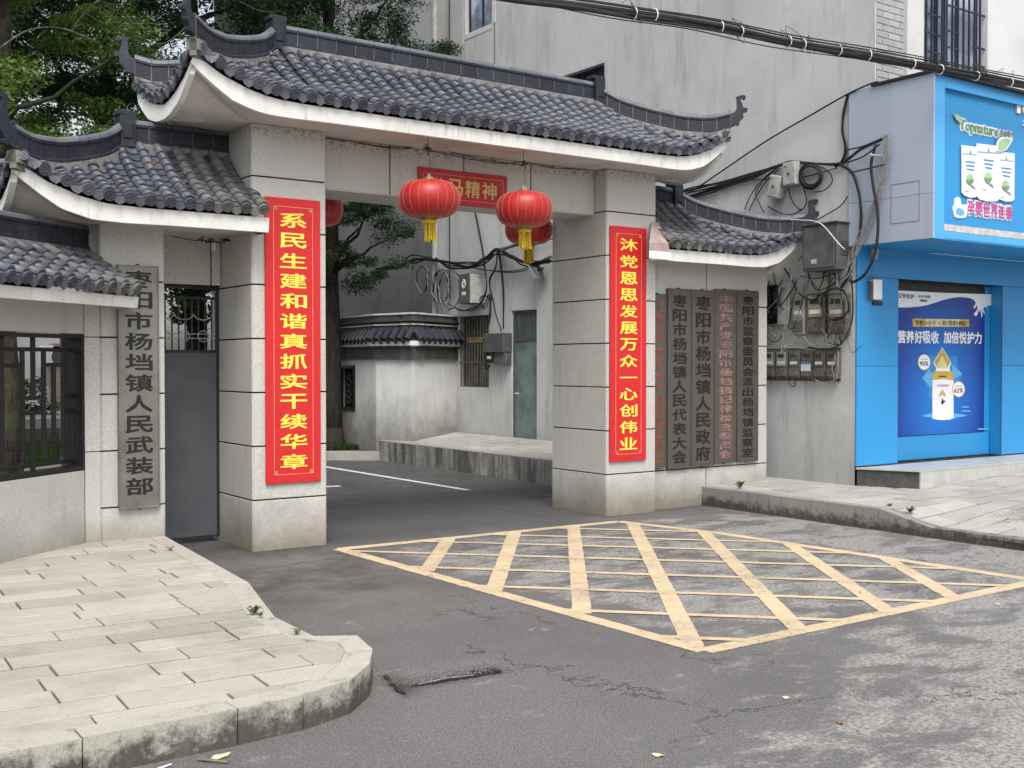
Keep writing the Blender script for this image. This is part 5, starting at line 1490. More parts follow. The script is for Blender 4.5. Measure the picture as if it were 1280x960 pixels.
flat([z1(*p) for p in ((90, 720), (200, 690), (420, 690), (560, 715), (420, 740), (430, 750), (190, 752), (200, 735))], 'glow_print', "printed_glow", 1)
flat([z1(*p) for p in ((210, 190), (300, 30), (390, 190), (372, 240), (380, 275), (230, 275), (240, 240))], 'white_acrylic', "printed_tip", 3)
flat([z1(*p) for p in ((218, 188), (300, 42), (382, 188), (350, 235), (250, 235))], 'gold_print', "printed_tip", 4); flat([z1(*p) for p in ((250, 215), (300, 120), (350, 215), (330, 240), (270, 240))], 'gold_print_light', "printed_tip", 5)
flat([z1(*p) for p in ((200, 300), (225, 272), (385, 272), (412, 300), (412, 735), (380, 755), (300, 762), (230, 755), (202, 735))], 'white_acrylic', "printed_bottle", 3)
flat([z1(*p) for p in ((200, 300), (225, 272), (385, 272), (412, 300), (412, 362), (300, 350), (200, 360))], 'gold_print', "printed_bottle", 4)
flat([z1(*p) for p in ((268, 318), (335, 318), (335, 330), (268, 330))], 'navy', "poster_text", 5)
ptext("贝艾特悦护", 1140 + 246 / 8, 1140 + 368 / 8, 430 + 418 / 8, 3.2, 'pink_print', "poster_text", 5, .008)
flat([z1(*p) for p in ((265, 510), (300, 452), (335, 510), (320, 530), (300, 500), (280, 530))], 'gold_print', "printed_mark", 5)
flat([z1(*p) for p in ((285, 590), (300, 540), (310, 565), (338, 570), (315, 585), (300, 610))], 'black_paint', "printed_mark", 5)
for (cx_, cy_, t) in ((117, 182, "95%"), (462, 452, "62%")):
    flat([z1(cx_ + 64 * cos(a), cy_ + 82 * sin(a)) for a in [k * pi / 10 for k in range(20)]], 'gold_print', "printed_seal", 4)
    flat([z1(cx_ + 58 * cos(a), cy_ + 74 * sin(a)) for a in [k * pi / 10 for k in range(20)]], 'white_acrylic', "printed_seal", 5)
    x, y = z1(cx_, cy_ + 12); ptext(t, x - 5.6, x + 5.6, y, 5.6, 'black_paint', "poster_text", 6, .02, True)
    flat([z1(cx_ - 34, cy_ - 34), z1(cx_ + 36, cy_ - 34), z1(cx_ + 36, cy_ - 26), z1(cx_ - 34, cy_ - 26)], 'gold_print', "poster_text", 6)
for (x, y, w_) in ((495, 630, 70), (495, 670, 90), (655, 850, 110)): flat([z1(x, y - 6), z1(x + w_, y - 7), z1(x + w_, y + 5), z1(x, y + 6)], 'glow_print', "poster_text", 2)
# projecting sign box
YB, XB = 7.40, 10.75; ZB0, ZB1 = 3.0, 4.775
sb = empty("sign_box", (13, 7.9, 3.0), "big projecting light blue sign box over the shop front", "shop sign")
m = MB(); m.box(XB + .02, 19, YB + .07, 8.19, ZB0 + .02, ZB1 - .02); m.build("box_core", 'cement_dark', sb)
m = MB(); m.box(XB + .01, 19, YB + .03, 8.43, ZB0, ZB0 + .02); m.build("underside", 'blue', sb)
m = MB(); m.box(XB - .03, 19, YB - .03, 8.2, ZB1, ZB1 + .03); m.build("roof_sheet", 'black_iron', sb)
TSd = frame((XB + .02, 0, 0), (0, -1, 0), (0, 0, 1))
ys = onX(1112, 200, XB).y; zs_ = onX(1112, 248, XB).z
for a, b in ((-8.52, -ys), (-ys, -YB)):
    for c, d in ((ZB0, zs_), (zs_, ZB1)): bpanel(TSd, a, b, c, d, 'pale_blue_panel', sb, "side_panel")
def rect_on_side(x0, y0, x1, y1): p, q = onX(x0, y0, XB), onX(x1, y1, XB); return -p.y, -q.y, q.z, p.z
a, b, c, d = rect_on_side(1114, 231, 1149, 276); m = MB(TSd)
for q in ((a, b, c, c + .004), (a, b, d - .004, d), (a, a + .004, c, d), (b - .004, b, c, d)): m.box(q[0], q[1], -.023, -.019, q[2], q[3])
m.build("hatch_outline", 'box_grey', sb)
TB = frame((0, YB, 0), (1, 0, 0), (0, 0, 1))
zi = onY(1200, 281, YB).z; zj = onY(1200, 290, YB).z; xi = onY(1183, 200, YB).x
bpanel(TB, XB, xi, ZB0, ZB1, 'blue_light', sb, "trim", .05, .07); bpanel(TB, xi, 19, ZB1 - .13, ZB1, 'blue_light', sb, "trim", .05, .07)
bpanel(TB, xi, 13.0, ZB0, zj, 'blue_light', sb, "trim", .02, .05); bpanel(TB, 13.0, 19, ZB0, zj, 'blue_light', sb, "trim", .02, .05)
bpanel(TB, xi, 19, zi, ZB1 - .13, 'blue', sb, "face_panel", .01, .07)
for a, b in ((xi, 12.1), (12.1, 19)): bpanel(TB, a, b, zj, zi, 'pale_strip', sb, "pale_strip", .02, .055)
TB2 = TB @ Matrix.Translation((0, .060, 0)); YS = YB + .06
z2 = lambda a, b: (1180 + a / 5.05, 110 + b / 5.05)
def sflat(pts, mat, name, lv, th=.012): m = MB(TB2); m.plate([pp(*p, YS) for p in pts], -.012 * lv - th, -.012 * lv if lv else 0); return m.build(name, mat, sb)
def spt(a, b): x, y = z2(a, b); return pp(x, y, YS)
# brand lettering with white surround
A, B = spt(92, 232), spt(338, 262); zc = (A[1] + B[1]) / 2
def outlined(fn, m1, m2, lv=0):
    m = MB(TB2); fn(m, .15, -.0, .012); m.build("letter_surround", m1, sb); m = MB(TB2); fn(m, .018, -.012, .008); m.build("lettering", m2, sb)
outlined(lambda m, bo, y, th: line_text(m, "Topnature", A[0], B[0], A[1] - .045, .155, y, bo, th), 'white_acrylic', 'green_print')
A, B = spt(345, 268), spt(432, 285)
outlined(lambda m, bo, y, th: row_text(m, "生命果力", A[0], B[0], A[1] - .03, .085, y, bo * .5, th), 'white_acrylic', 'grey_print')
sflat([z2(*p) for p in smoothpx([(52, 165), (75, 172), (100, 188), (105, 205), (95, 225), (72, 205), (58, 185)])], 'leaf_print', "leaf_emblem", 1)
# three pouches and leaf
for k, (x0, x1, yt, yb) in enumerate(((100, 205, 362, 690), (325, 434, 402, 715), (192, 335, 352, 715))):
    xs = [x0, x0 + 4, x0 + 10]; cm = (x0 + x1) / 2
    out = [(x0, yt), (x1, yt + (x1 - x0) * .12), (x1 - 2, yb - 10), (x1 - 20, yb + 2), (cm, yb + 4), (x0 + 18, yb - 10), (x0 + 2, yb - 30)]
    sflat([z2(*p) for p in out], 'white_acrylic', "printed_pouch", 1 + (k == 2) * .6)
    lv = 2.1 + (k == 2) * .7
    sflat([z2(*p) for p in ((x0 + 4, yt + 50), (x1 - 3, yt + 60), (x1 - 3, yt + 64), (x0 + 4, yt + 54))], 'glow_print', "print_line", lv, .004)
    sflat([z2(*p) for p in ((cm - 6, yt + 55), (cm, yt + 30), (cm + 6, yt + 55))], 'grey_print', "print_mark", lv, .004)
    for q in range(3): sflat([z2(*p) for p in ((cm - 30 + q * 4, yt + 100 + q * 24), (cm + 32 - q * 4, yt + 107 + q * 24), (cm + 32 - q * 4, yt + 114 + q * 24), (cm - 30 + q * 4, yt + 107 + q * 24))], 'cyan_print', "print_line", lv, .004)
    cyy = yt + 215
    sflat([z2(cm - 4 + 24 * cos(t), cyy + 34 * sin(t)) for t in [i * pi / 8 for i in range(16)]], 'leaf_print', "print_mark", lv, .004)
    sflat([z2(cm - 4 + 22 * cos(t), cyy + 30 * sin(t) + 4) for t in [i * pi / 8 for i in range(9)]], 'green_print', "print_mark", lv + .5, .004)
    sflat([z2(*p) for p in ((cm - 5, cyy + 36), (cm + 20, cyy + 40), (cm + 34, cyy + 66), (cm + 10, cyy + 52))], 'grey_print', "print_mark", lv, .004)
    sflat([z2(*p) for p in ((cm - 36, cyy + 72), (cm - 10, cyy + 76), (cm - 10, cyy + 80), (cm - 36, cyy + 76))], 'gold_print', "print_mark", lv, .004)
sflat([z2(*p) for p in smoothpx([(312, 395), (315, 350), (335, 318), (370, 315), (410, 325), (395, 360), (370, 395), (340, 405), (312, 400)])], 'white_acrylic', "leaf_emblem", 2.6)
sflat([z2(*p) for p in smoothpx([(320, 390), (322, 352), (340, 326), (370, 322), (398, 330), (385, 360), (364, 388), (340, 396), (320, 392)])], 'leaf_print', "leaf_emblem", 3.7, .004)
A, B = spt(138, 780), spt(425, 805)
outlined(lambda m, bo, y, th: row_text(m, "孕婴世界连锁", A[0], B[0], (A[1] + B[1]) / 2 + .035, .15, y, bo * .85, th, fill=.80), 'white_acrylic', 'pink_print')
sflat([z2(*p) for p in smoothpx([(58, 800), (52, 760), (62, 735), (66, 700), (84, 690), (100, 705), (104, 735), (135, 740), (140, 780), (132, 815), (95, 822), (62, 815)])], 'white_acrylic', "mother_emblem", 0)
sflat([z2(*p) for p in smoothpx([(70, 796), (70, 772), (82, 756), (100, 762), (118, 776), (120, 798), (96, 806)])], 'glow_print', "mother_emblem", 1, .004)
A, B = spt(455, 110), spt(575, 110)
outlined(lambda m, bo, y, th: line_text(m, "10", A[0], B[0], A[1] - .09, .22, y, bo * .3, th), 'grey_print', 'white_acrylic')
A, B = spt(490, 215), spt(600, 215); m = MB(TB2); row_text(m, "孕", A[0], B[0], A[1], .2, 0, .02, .02); m.build("lettering", 'white_acrylic', sb)
# shop step
stp = empty("shop_step", (12.5, 8.1, .2), "low tiled step in front of the blue shop", "step")
P4 = [(10.83, 8.44), (11.12, 7.82), (17, 7.82), (17, 8.44)]
m = MB(); m.prism(P4, .0, .425); m.build("step_body", 'cement_dark', stp)
x = 11.12; k = 0
while x < 16.9:
    x2 = min(17, x + .6); pl = [(x + .002, 7.80), (x2 - .002, 7.80), (x2 - .002, 8.44), (x + .002, 8.44)]
    if k == 0: pl = [(10.81, 8.44), (11.10, 7.80), (x2 - .002, 7.80), (x2 - .002, 8.44)]
    m = MB(); m.prism(pl, .427, .445); m.build("top_tile", 'step_tile', stp)
    m = MB(); m.box(max(x, 11.125) + .002, x2 - .002, 7.803, 7.819, .2, .425); m.build("riser_tile", 'step_tile', stp)
    x = x2; k += 1
# small access reader by the poster
rd = empty("wall_reader", onY(1094, 365, 8.42), "small white device on the blue pillar above a blue tag", "device")
p0, p1 = pp(1089, 349, 8.40), pp(1099, 375, 8.40); m = MB(frame((0, 8.40, 0), (1, 0, 0), (0, 0, 1))); m.box(p0[0], p1[0], -.05, .028, p1[1], p0[1], .012); m.build("case", 'white_acrylic', rd)
m = MB(frame((0, 8.40, 0), (1, 0, 0), (0, 0, 1))); m.box(p0[0] - .03, p0[0], -.03, .028, p1[1], p0[1] - .02); m.box(p0[0], p1[0], -.03, .028, p0[1], p0[1] + .012); m.build("bracket", 'box_grey', rd)
p0, p1 = pp(1091, 376, 8.42), pp(1102, 382, 8.42); m = MB(frame((0, 8.42, 0), (1, 0, 0), (0, 0, 1))); m.box(p0[0], p1[0], -.01, .008, p1[1], p0[1]); m.build("blue_tag", 'navy', rd)
c = onY(1090, 318, 8.40); root = empty("lamp_base", c, "pale plastic fitting under the sign box corner with a loop of cable", "fitting")
m = MB(); m.lathe([(.02, -.06), (.035, -.05), (.045, .05), (.03, .07)], (c.x, c.y - .04, c.z), 10); m.build("fitting", 'box_light', root)
m = MB(); m.tube(spline([onY(1090, 323, 8.37), onY(1150, 324, 8.37) + Vector((0, 0, -.01)), onY(1220, 327, 8.37), onY(1300, 330, 8.37)], 5), .007, 5); m.tube([onY(1093, 323, 8.40), onY(1093, 349, 8.40)], .004, 4)
tag(m.build("pale_cord", 'cyan_print'), "thin pale cord stretched under the shop sign", "cord")
# ================================================================ ELECTRICS ON THE MEETING WALL
def wx(x, y, off=.03): return onX(x, y, WX - off)
def wbox(px0, py0, px1, py1, off0, off1, mb, c=.004):
    """box on the wall covering a photo rectangle, from off0 to off1 in front of the wall"""
    p, q = onX(px0, py0, WX - off1), onX(px1, py1, WX - off1)
    mb.box(WX - off1, WX - off0, min(p.y, q.y), max(p.y, q.y), min(p.z, q.z), max(p.z, q.z), c); return (min(p.y, q.y), max(p.y, q.y), min(p.z, q.z), max(p.z, q.z))
# large grey cabinet
cab = empty("electric_cabinet", wx(1030, 340, .1), "large dark grey metal cabinet, the biggest box on the meter wall", "electric box")
m = MB(); y0, y1, z0_, z1_ = wbox(1003, 283, 1046, 336, .005, .26, m, .006); m.build("case", 'box_grey', cab)
m = MB(); m.box(WX - .275, WX - .262, y0 + .03, y1 - .03, z0_ + .03, z1_ - .03, .004); m.build("door_leaf", 'box_grey', cab)
m = MB(); m.box(WX - .279, WX - .275, y0 + .28, y0 + .36, z0_ + .08, z0_ + .13); m.build("small_label", 'box_light', cab)
m = MB(); m.box(WX - .29, WX, y0 - .02, y1 + .02, z1_, z1_ + .015); m.build("rain_cap", 'box_grey', cab)
for k in range(7):
    m = MB(); m.box(WX - .20, WX - .06, y0 - .004, y0, z0_ + .16 + k * .026, z0_ + .168 + k * .026); m.build("vent_slot", 'black_iron', cab)
# open box
ob = empty("open_fuse_box", wx(968, 408, .1), "rusty fuse box with its door hanging open beside the name boards", "electric box")
def P(x, y, off): return onX(x, y, WX - off)
yA, yB = P(951, 380, .02).y, P(980, 380, .02).y; zA, zB = P(951, 407, .02).z, P(951, 358, .02).z
m = MB(); m.box(WX - .03, WX - .004, yB, yA, zA, zB); 
for q in ((yB, yA, zA, zA + .012), (yB, yA, zB - .012, zB), (yB, yB + .012, zA, zB), (yA - .012, yA, zA, zB)): m.box(WX - .13, WX - .03, *q)
m.build("case", 'rust_bar', ob)
m = MB(); m.box(WX - .035, WX - .030, yB + .02, yA - .02, zA + .02, zB - .02); m.build("dark_back", 'inner_dark', ob)
m = MB(); m.add([(WX - .13, yB, zA), (WX - .16, yB - .20, zA), (WX - .16, yB - .20, zB), (WX - .13, yB, zB), (WX - .118, yB, zA), (WX - .148, yB - .20, zA), (WX - .148, yB - .20, zB), (WX - .118, yB, zB)], [(0, 1, 2, 3), (4, 7, 6, 5), (0, 4, 5, 1), (1, 5, 6, 2), (2, 6, 7, 3), (3, 7, 4, 0)]); m.build("open_door", 'box_light', ob)
m = MB()
for k in range(3): m.box(WX - .163, WX - .159, yB - .16, yB - .10, zB - .06 - k * .02, zB - .053 - k * .02)
m.build("vent_slot", 'black_iron', ob)
m = MB(); m.box(WX - .09, WX - .035, (yA + yB) / 2 + .02, yA - .03, zB - .17, zB - .04, .004); m.box(WX - .08, WX - .035, yB + .03, yB + .12, zB - .22, zB - .08, .004); m.build("fuse_block", 'box_grey', ob)
m = MB()
for k in range(8):
    y = random.uniform(yB + .04, yA - .04); m.tube(spline([(WX - .07, y, zB - .12), (WX - .09, y + random.gauss(0, .05), (zA + zB) / 2), (WX - .08, y + random.gauss(0, .06), zA + .08), (WX - .06, y + random.gauss(0, .04), zA)], 5), .004, 5)
m.build("inner_wires", 'cable', ob)
# meters
def meter(x0, y0, x1, y1, label, face, case='meter_case', group=None, extra=None, d=.10):
    root = empty("electric_meter", P((x0 + x1) / 2, y1, .05), label, "electricity meter", group)
    m = MB(); a, b, c, e = wbox(x0, y0, x1, y1, .005, d, m, .008); m.build("case", case, root)
    h = e - c; w = b - a; X = WX - d
    m = MB(); m.box(X - .010, X, a + w * .10, b - w * .10, c + h * .42, e - h * .06, .004); m.build("meter_face", face, root)
    m = MB(); m.box(X - .014, X - .010, a + w * .24, b - w * .24, c + h * .74, e - h * .14); m.build("display", 'lcd', root)
    m = MB(); m.box(X - .013, X - .010, a + w * .18, b - w * .20, c + h * .50, c + h * .60); m.build("label_strip", 'white_label' if extra != 'blue' else 'blue_label', root)
    m = MB(); m.box(X - .018, X, a + w * .08, b - w * .08, c + h * .06, c + h * .36, .004); m.build("terminal_cover", 'meter_case', root)
    if extra == 'blue':
        m = MB(); m.box(X - .021, X - .018, a + w * .05, b - w * .1, c + h * .26, c + h * .50); m.build("paper_label", 'white_label', root)
        m = MB(); m.box(X - .022, X - .018, a + w * .05, b - w * .1, c + h * .50, c + h * .58); m.build("paper_label", 'blue_label', root)
    return root
meter(990, 369, 1005, 418, "pale grey single meter next to the open fuse box", 'meter_pale', 'box_light')
meter(1008, 367, 1030, 418, "yellowed large meter in the middle of the upper row", 'meter_yellow', 'meter_case', d=.12)
meter(1034, 367, 1056, 418, "yellowed large meter framed by the coil of black cable", 'meter_yellow', 'meter_case', d=.12)
nm = ["first", "second", "third", "fourth", "fifth", "last"]
m = MB(); wbox(952, 436, 1050, 477, 0, .012, m, .0); mb_board = tag(m.build("meter_board", 'rust_bar'), "long thin backing board behind the row of six small meters", "board")
for k in range(6):
    x0 = 954 + k * 15.7
    meter(x0, 438, x0 + 14, 472 + k * .3, ["leftmost small meter of the lower row", "second small meter from the left in the lower row", "third small meter from the left in the lower row", "small meter with a blue and white paper label", "fifth small meter from the left in the lower row", "rightmost small meter of the lower row"][k], 'meter_pale' if k < 2 else 'meter_case', 'meter_case', "small meters in the lower row", 'blue' if k == 3 else None, d=.08)
# two light junction boxes above
def tilted_box(cx, cy, w, h, d, ang, label, off=.04):
    root = empty("junction_box", P(cx, cy + 15, off), label, "junction box"); c = P(cx, cy, off)
    T = Matrix.Translation(c) @ Matrix.Rotation(ang, 4, 'X')
    m = MB(T); m.box(-d, 0, -w / 2, w / 2, -h / 2, h / 2, .006); m.build("case", 'box_light', root)
    m = MB(T); m.box(-d - .008, -d, -w / 2 + .012, w / 2 - .012, -h / 2 + .012, h / 2 - .012, .003); m.build("lid", 'box_light', root)
    m = MB(T); m.box(-d - .014, -d - .008, -w * .1, w * .1, -.02, .012); m.box(-d - .012, -d - .008, w * .2, w * .34, h * .3, h * .36); m.build("latch", 'box_grey', root)
tilted_box(975, 234, .17, .27, .12, R(14), "light grey junction box tilted on the wall, the left one of two")
tilted_box(993, 218, .20, .28, .10, R(-2), "light grey junction box hanging beside the black cable coil")

# ---- cables
def cab_run(parent, pts, r, mat='cable', off=.04, n=6, name="cable", plane=None, k=6):
    f = plane or (lambda x, y: onX(x, y, WX - off))
    m = MB(); m.tube(spline([f(*p) for p in pts], k), r, n); return m.build(name, mat, parent, smooth=True)
J = lambda pts, s: [(x + random.gauss(0, s), y + random.gauss(0, s)) for x, y in pts]
cb = empty("wall_cable_bundle", wx(1000, 210), "bundle of black cables swept along the grey wall above the small roof", "cables")
main = [(800, 258), (835, 249), (866, 240), (890, 234), (912, 228), (940, 219), (965, 210), (987, 203), (1010, 204), (1044, 206), (1059, 200), (1079, 185), (1111, 170)]
for k in range(6):
    fan = [(x, y + (k - 2) * max(0, (1000 - x)) * .018) for x, y in main]
    cab_run(cb, J(fan, .6), .011 + .003 * (k % 2), off=.03 + .02 * random.random())
for pts in ([(931, 262), (938, 245), (950, 228), (968, 212), (985, 204)], [(936, 264), (945, 246), (958, 226), (975, 210)], [(955, 266), (947, 250), (945, 240), (956, 224), (972, 210)], [(980, 210), (984, 230), (990, 250), (1000, 262), (1008, 254), (1006, 240), (1000, 225)],
            [(960, 258), (975, 266), (990, 268), (1003, 262)], [(1060, 245), (1050, 258), (1030, 270), (1016, 278)], [(1026, 208), (1037, 216), (1040, 228), (1030, 238), (1018, 240)], [(940, 225), (1000, 222), (1046, 210)]):
    cab_run(cb, pts, .007, off=.05)
tv = empty("sagging_wire", wx(960, 170), "single thin wire running straight from the small roof up to the sign box corner", "wire")
cab_run(tv, [(820, 262), (866, 238), (905, 212), (960, 175), (1010, 146), (1057, 119), (1085, 106), (1097, 102)], .010, off=.06)
coil = empty("cable_coil", wx(1013, 235), "thick coil of black cable tied to the wall under the bundle", "cable coil")
for k in range(7):
    c = (1013 + random.gauss(0, 1), 220 + random.gauss(0, 1)); r = 14 + random.gauss(0, 1.2)
    cab_run(coil, [(c[0] + r * cos(t) * .9, c[1] + r * 1.0 * sin(t)) for t in [i * pi / 8 for i in range(17)]], .011, off=.05 + .012 * k)
rs = empty("riser_cables", (10.66, 8.5, 2.6), "black and pale cables hanging down the sign box side towards the meters", "cables")
for k in range(4): cab_run(rs, J([(1060, 118), (1055, 140), (1054, 165), (1057, 188), (1050, 204), (1044, 208)], .8), .010, off=.04)
SX = WX - .10
fp = lambda x, y: onX(x, y, SX)
for k in range(3): cab_run(rs, J([(1050, 206), (1064, 215), (1073, 240), (1076, 270), (1073, 300), (1066, 325), (1060, 345), (1052, 360)], .7), .012, plane=fp)
cab_run(rs, [(1095, 180), (1089, 205), (1092, 235), (1097, 262), (1097, 295), (1092, 322), (1081, 343), (1068, 352), (1062, 350)], .018, plane=lambda x, y: onX(x, y, SX - .05))
for k in range(9):
    cab_run(rs, J([(1107, 168), (1108, 190), (1104, 215), (1098, 245), (1088, 275), (1077, 300), (1066, 322), (1052, 345), (1040, 358)], 3.2), .0045 + .002 * random.random(), 'cable_grey', plane=lambda x, y: onX(x, y, SX - .02), k=5)
for pts in ([(1060, 187), (1075, 184), (1095, 177)], [(1060, 203), (1080, 195), (1100, 180)], [(1062, 216), (1080, 212), (1108, 205)]): cab_run(rs, pts, .009, plane=fp)
m = MB(); p = onX(1104, 195, 10.73); q = p + Vector((-.30, -.06, -.03)); m.tube([p, q], .012, 8); m.lathe([(.02, -.02), (.022, .01)], tuple(q), 8, 'x')
tag(m.build("cable_bracket", 'box_light'), "short pale metal arm sticking out of the sign box side", "bracket")
lw = empty("meter_cables", wx(1040, 400), "loose loops of cable tangled over the meters", "cables")
for k in range(4): cab_run(lw, [(1044 + (17 + random.gauss(0, 1)) * cos(t), 380 + (19 + random.gauss(0, 1)) * sin(t)) for t in [i * pi / 7 for i in range(15)]], .008, off=.17 + .02 * k)
for pts, r, mt in (([(1064, 345), (1066, 375), (1065, 400), (1058, 420), (1048, 432), (1030, 437), (1010, 434)], .010, 'cable'), ([(980, 335), (990, 350), (1000, 368), (1015, 375), (1026, 368)], .010, 'cable'),
                   ([(955, 408), (960, 422), (972, 427), (982, 412)], .006, 'cable'), ([(962, 408), (966, 418), (976, 420), (986, 404)], .006, 'cable_grey'), ([(985, 430), (992, 432), (1004, 436), (1020, 437)], .006, 'cable_grey'),
                   ([(1005, 420), (1010, 428), (1020, 432), (1028, 422)], .008, 'cable_grey'), ([(1032, 418), (1034, 430), (1040, 430), (1042, 418)], .008, 'cable_grey'), ([(1050, 345), (1040, 356), (1020, 362), (1010, 340)], .007, 'cable'),
                   ([(990, 395), (994, 375), (1000, 360), (1008, 340)], .007, 'cable_grey'), ([(1030, 340), (1028, 352), (1022, 365)], .008, 'cable'), ([(1036, 340), (1037, 355), (1030, 370)], .008, 'cable'), ([(1046, 340), (1048, 360), (1056, 372), (1060, 400)], .008, 'cable_grey'),
                   ([(1044, 445), (1040, 460), (1042, 474), (1030, 480), (1018, 474)], .005, 'cable_grey'), ([(1048, 440), (1046, 470), (1040, 478)], .005, 'cable_grey'), ([(985, 474), (988, 482), (994, 482), (992, 474)], .005, 'cable'),
                   ([(985, 275), (1000, 275), (1025, 279), (1048, 304), (1056, 312)], .006, 'tie'), ([(998, 326), (1008, 312), (1002, 300)], .006, 'cable'), ([(1000, 345), (1020, 348), (1044, 342)], .006, 'cable')):
    cab_run(lw, pts, r, mt, off=.15 if mt != 'tie' else .30)
for k in range(16):
    a = (random.uniform(955, 1050), random.uniform(340, 366)); b = (a[0] + random.uniform(-30, 30), random.uniform(360, 432)); mid = ((a[0] + b[0]) / 2 + random.gauss(0, 9), max(a[1], b[1]) + random.uniform(-8, 12))
    cab_run(lw, [a, ((a[0] * 2 + mid[0]) / 3, (a[1] * 2 + mid[1]) / 3 + 4), mid, b], random.choice((.004, .006, .008)), random.choice(('cable', 'cable', 'cable_grey')), off=.14 + random.random() * .05, k=5)
for k in range(8):
    a = (random.uniform(960, 1046), 418 if k % 2 else 340); cab_run(lw, [a, (a[0] + random.gauss(0, 4), a[1] + 9), (a[0] + random.gauss(6, 6), a[1] + 13), (a[0] + random.gauss(14, 8), a[1] + 3)], .006, random.choice(('cable', 'cable_grey')), off=.12, k=5)
for k in range(14):
    x = 958 + k * 6.6; cab_run(lw, [(x, 472), (x + random.gauss(0, 1), 477), (x + random.gauss(0, 3), 480)], .004, 'cable_grey', off=.05)

# overhead bundle crossing the street front
ohp = lambda x, y: onY(x, y, 7.15)
oh = empty("overhead_cable_bundle", ohp(1000, 60), "thick bundle of black cables strung across the top of the view", "overhead cables")
line = [(560, -16), (640, -5), (720, 5), (800, 17), (897, 32), (987, 51), (1081, 67), (1156, 81), (1220, 92), (1290, 106), (1380, 124)]
offs = [(0, 0, .022), (0, 4.2, .022), (1, -5, .008), (0, -8, .006), (2, 7, .010), (0, 2, .016)]
for dx, dy, r in offs:
    cab_run(oh, [(x + dx, y + dy * (1 if x > 600 else .6) + random.gauss(0, .7)) for x, y in line], r, plane=lambda x, y: onY(x, y, 7.15 + random.uniform(-.02, .02)), k=8)
cab_run(oh, [(640, -3), (760, 22), (860, 36), (960, 58), (1060, 72), (1150, 84)], .005, plane=ohp)
for x, y in ((792, 17), (818, 19), (925, 40), (900, 34), (985, 52), (1003, 56), (1048, 63), (1085, 69), (1140, 80), (1175, 87), (1220, 95), (1262, 103)):
    m = MB(); c = ohp(x, y)
    m.tube([c + Vector((0, .045 * cos(t), .050 * sin(t))) for t in [i * pi / 6 for i in range(13)]], .006, 5); m.build("cable_tie", 'tie', oh)
for k in range(26):
    x = random.choice([800, 900, 925, 985, 1003, 1048, 1085, 1175, 1220, 1240, 1262]) + random.gauss(0, 6); y = 17 + (x - 800) * .178; c = ohp(x, y)
    m = MB(); m.tube(spline([c, c + Vector((random.gauss(0, .05), -.04, random.uniform(-.10, .09))), c + Vector((random.gauss(0, .09), -.05, random.uniform(-.12, .10))), c + Vector((random.gauss(0, .1), -.03, random.uniform(-.06, .05)))], 5), .0025, 4); m.build("loose_wire", 'cable', oh)

# lane cables
lc_ = empty("lane_cable_bundle", wx(600, 330), "heavy tangle of black cables strung along the lane wall behind the gate", "cables")
for k in range(7): cab_run(lc_, J([(470, 338), (500, 330), (520, 325), (545, 325), (560, 330), (585, 333), (603, 326), (622, 314), (640, 320), (660, 328), (690, 326)], 2.2), .014, off=.06 + .02 * k)
for k in range(4): cab_run(lc_, J([(622, 314), (645, 306), (690, 296)], 2), .008, off=.06)
for pts in ([(585, 240), (593, 265), (601, 300), (606, 330)], [(622, 314), (620, 335), (612, 352), (616, 375)], [(616, 375), (620, 395), (626, 412)], [(624, 316), (628, 360), (630, 410)], [(605, 330), (608, 360), (600, 380), (590, 386), (575, 388), (560, 380)],
            [(606, 385), (612, 368), (612, 395), (609, 412)], [(606, 452), (608, 462), (612, 456)], [(690, 320), (650, 338), (610, 338), (560, 328)], [(616, 376), (604, 370), (599, 380), (606, 386)]):
    for q in range(2): cab_run(lc_, J(pts, .8), .010, off=.10)
for c, rx, ry in (((551, 358), 10, 21), ((528, 350), 7, 17), ((562, 362), 14, 24)):
    for k in range(5): cab_run(lc_, [(c[0] + (rx + random.gauss(0, .9)) * cos(t), c[1] + (ry + random.gauss(0, .9)) * sin(t)) for t in [i * pi / 8 for i in range(17)]], .010, 'cable' if k < 4 else 'cable_grey', off=.10 + .015 * k)
bx = empty("lane_switch_box", wx(585, 380, .1), "dark power box on the lane wall with a pale warning sign above the barred window", "electric box")
m = MB(); y0, y1, z0_, z1_ = wbox(573, 343, 587, 379, .005, .30, m, .006); m.build("case", 'box_grey', bx)
m = MB(); m.box(WX - .29, WX - .01, y0 - .005, y0 + .002, z0_ + .01, z1_ - .01); m.build("side_plate", 'box_light', bx)
m = MB(); yc, zc_ = (y0 + y1) / 2, (z0_ + z1_) / 2 + .08
m.tube([(WX - .305, yc + .05 * cos(t), zc_ + .075 * sin(t)) for t in [i * pi / 8 for i in range(17)]], .008, 5); m.tube([(WX - .305, yc + .03, zc_ + .05), (WX - .305, yc - .025, zc_), (WX - .305, yc + .025, zc_ - .01), (WX - .305, yc - .02, zc_ - .06)], .007, 5)
m.box(WX - .306, WX - .302, yc - .06, yc + .06, zc_ - .19, zc_ - .13); m.build("warning_mark", 'white_label', bx)
mx = empty("lane_meter_box", wx(616, 457, .1), "small black meter box with a white label beside the green door", "electric box")
m = MB(); wbox(605, 417, 628, 440, .005, .20, m, .006); m.build("case", 'box_grey', mx)
m = MB(); a, b, c, d = wbox(607, 440, 616, 454, .005, .18, m, .004); m.build("left_meter", 'black_iron', mx)
m = MB(); wbox(616.5, 439, 630, 456, .005, .16, m, .004); m.build("right_meter", 'box_grey', mx)
m = MB(); m.box(WX - .186, WX - .18, a + .05, b - .05, c + .07, d - .07); m.build("label", 'white_label', mx)
for k in range(5): cab_run(mx, J([(629, 415), (631, 435), (632, 450), (630, 458)], .8), .006, 'cable_grey', off=.12, k=4)
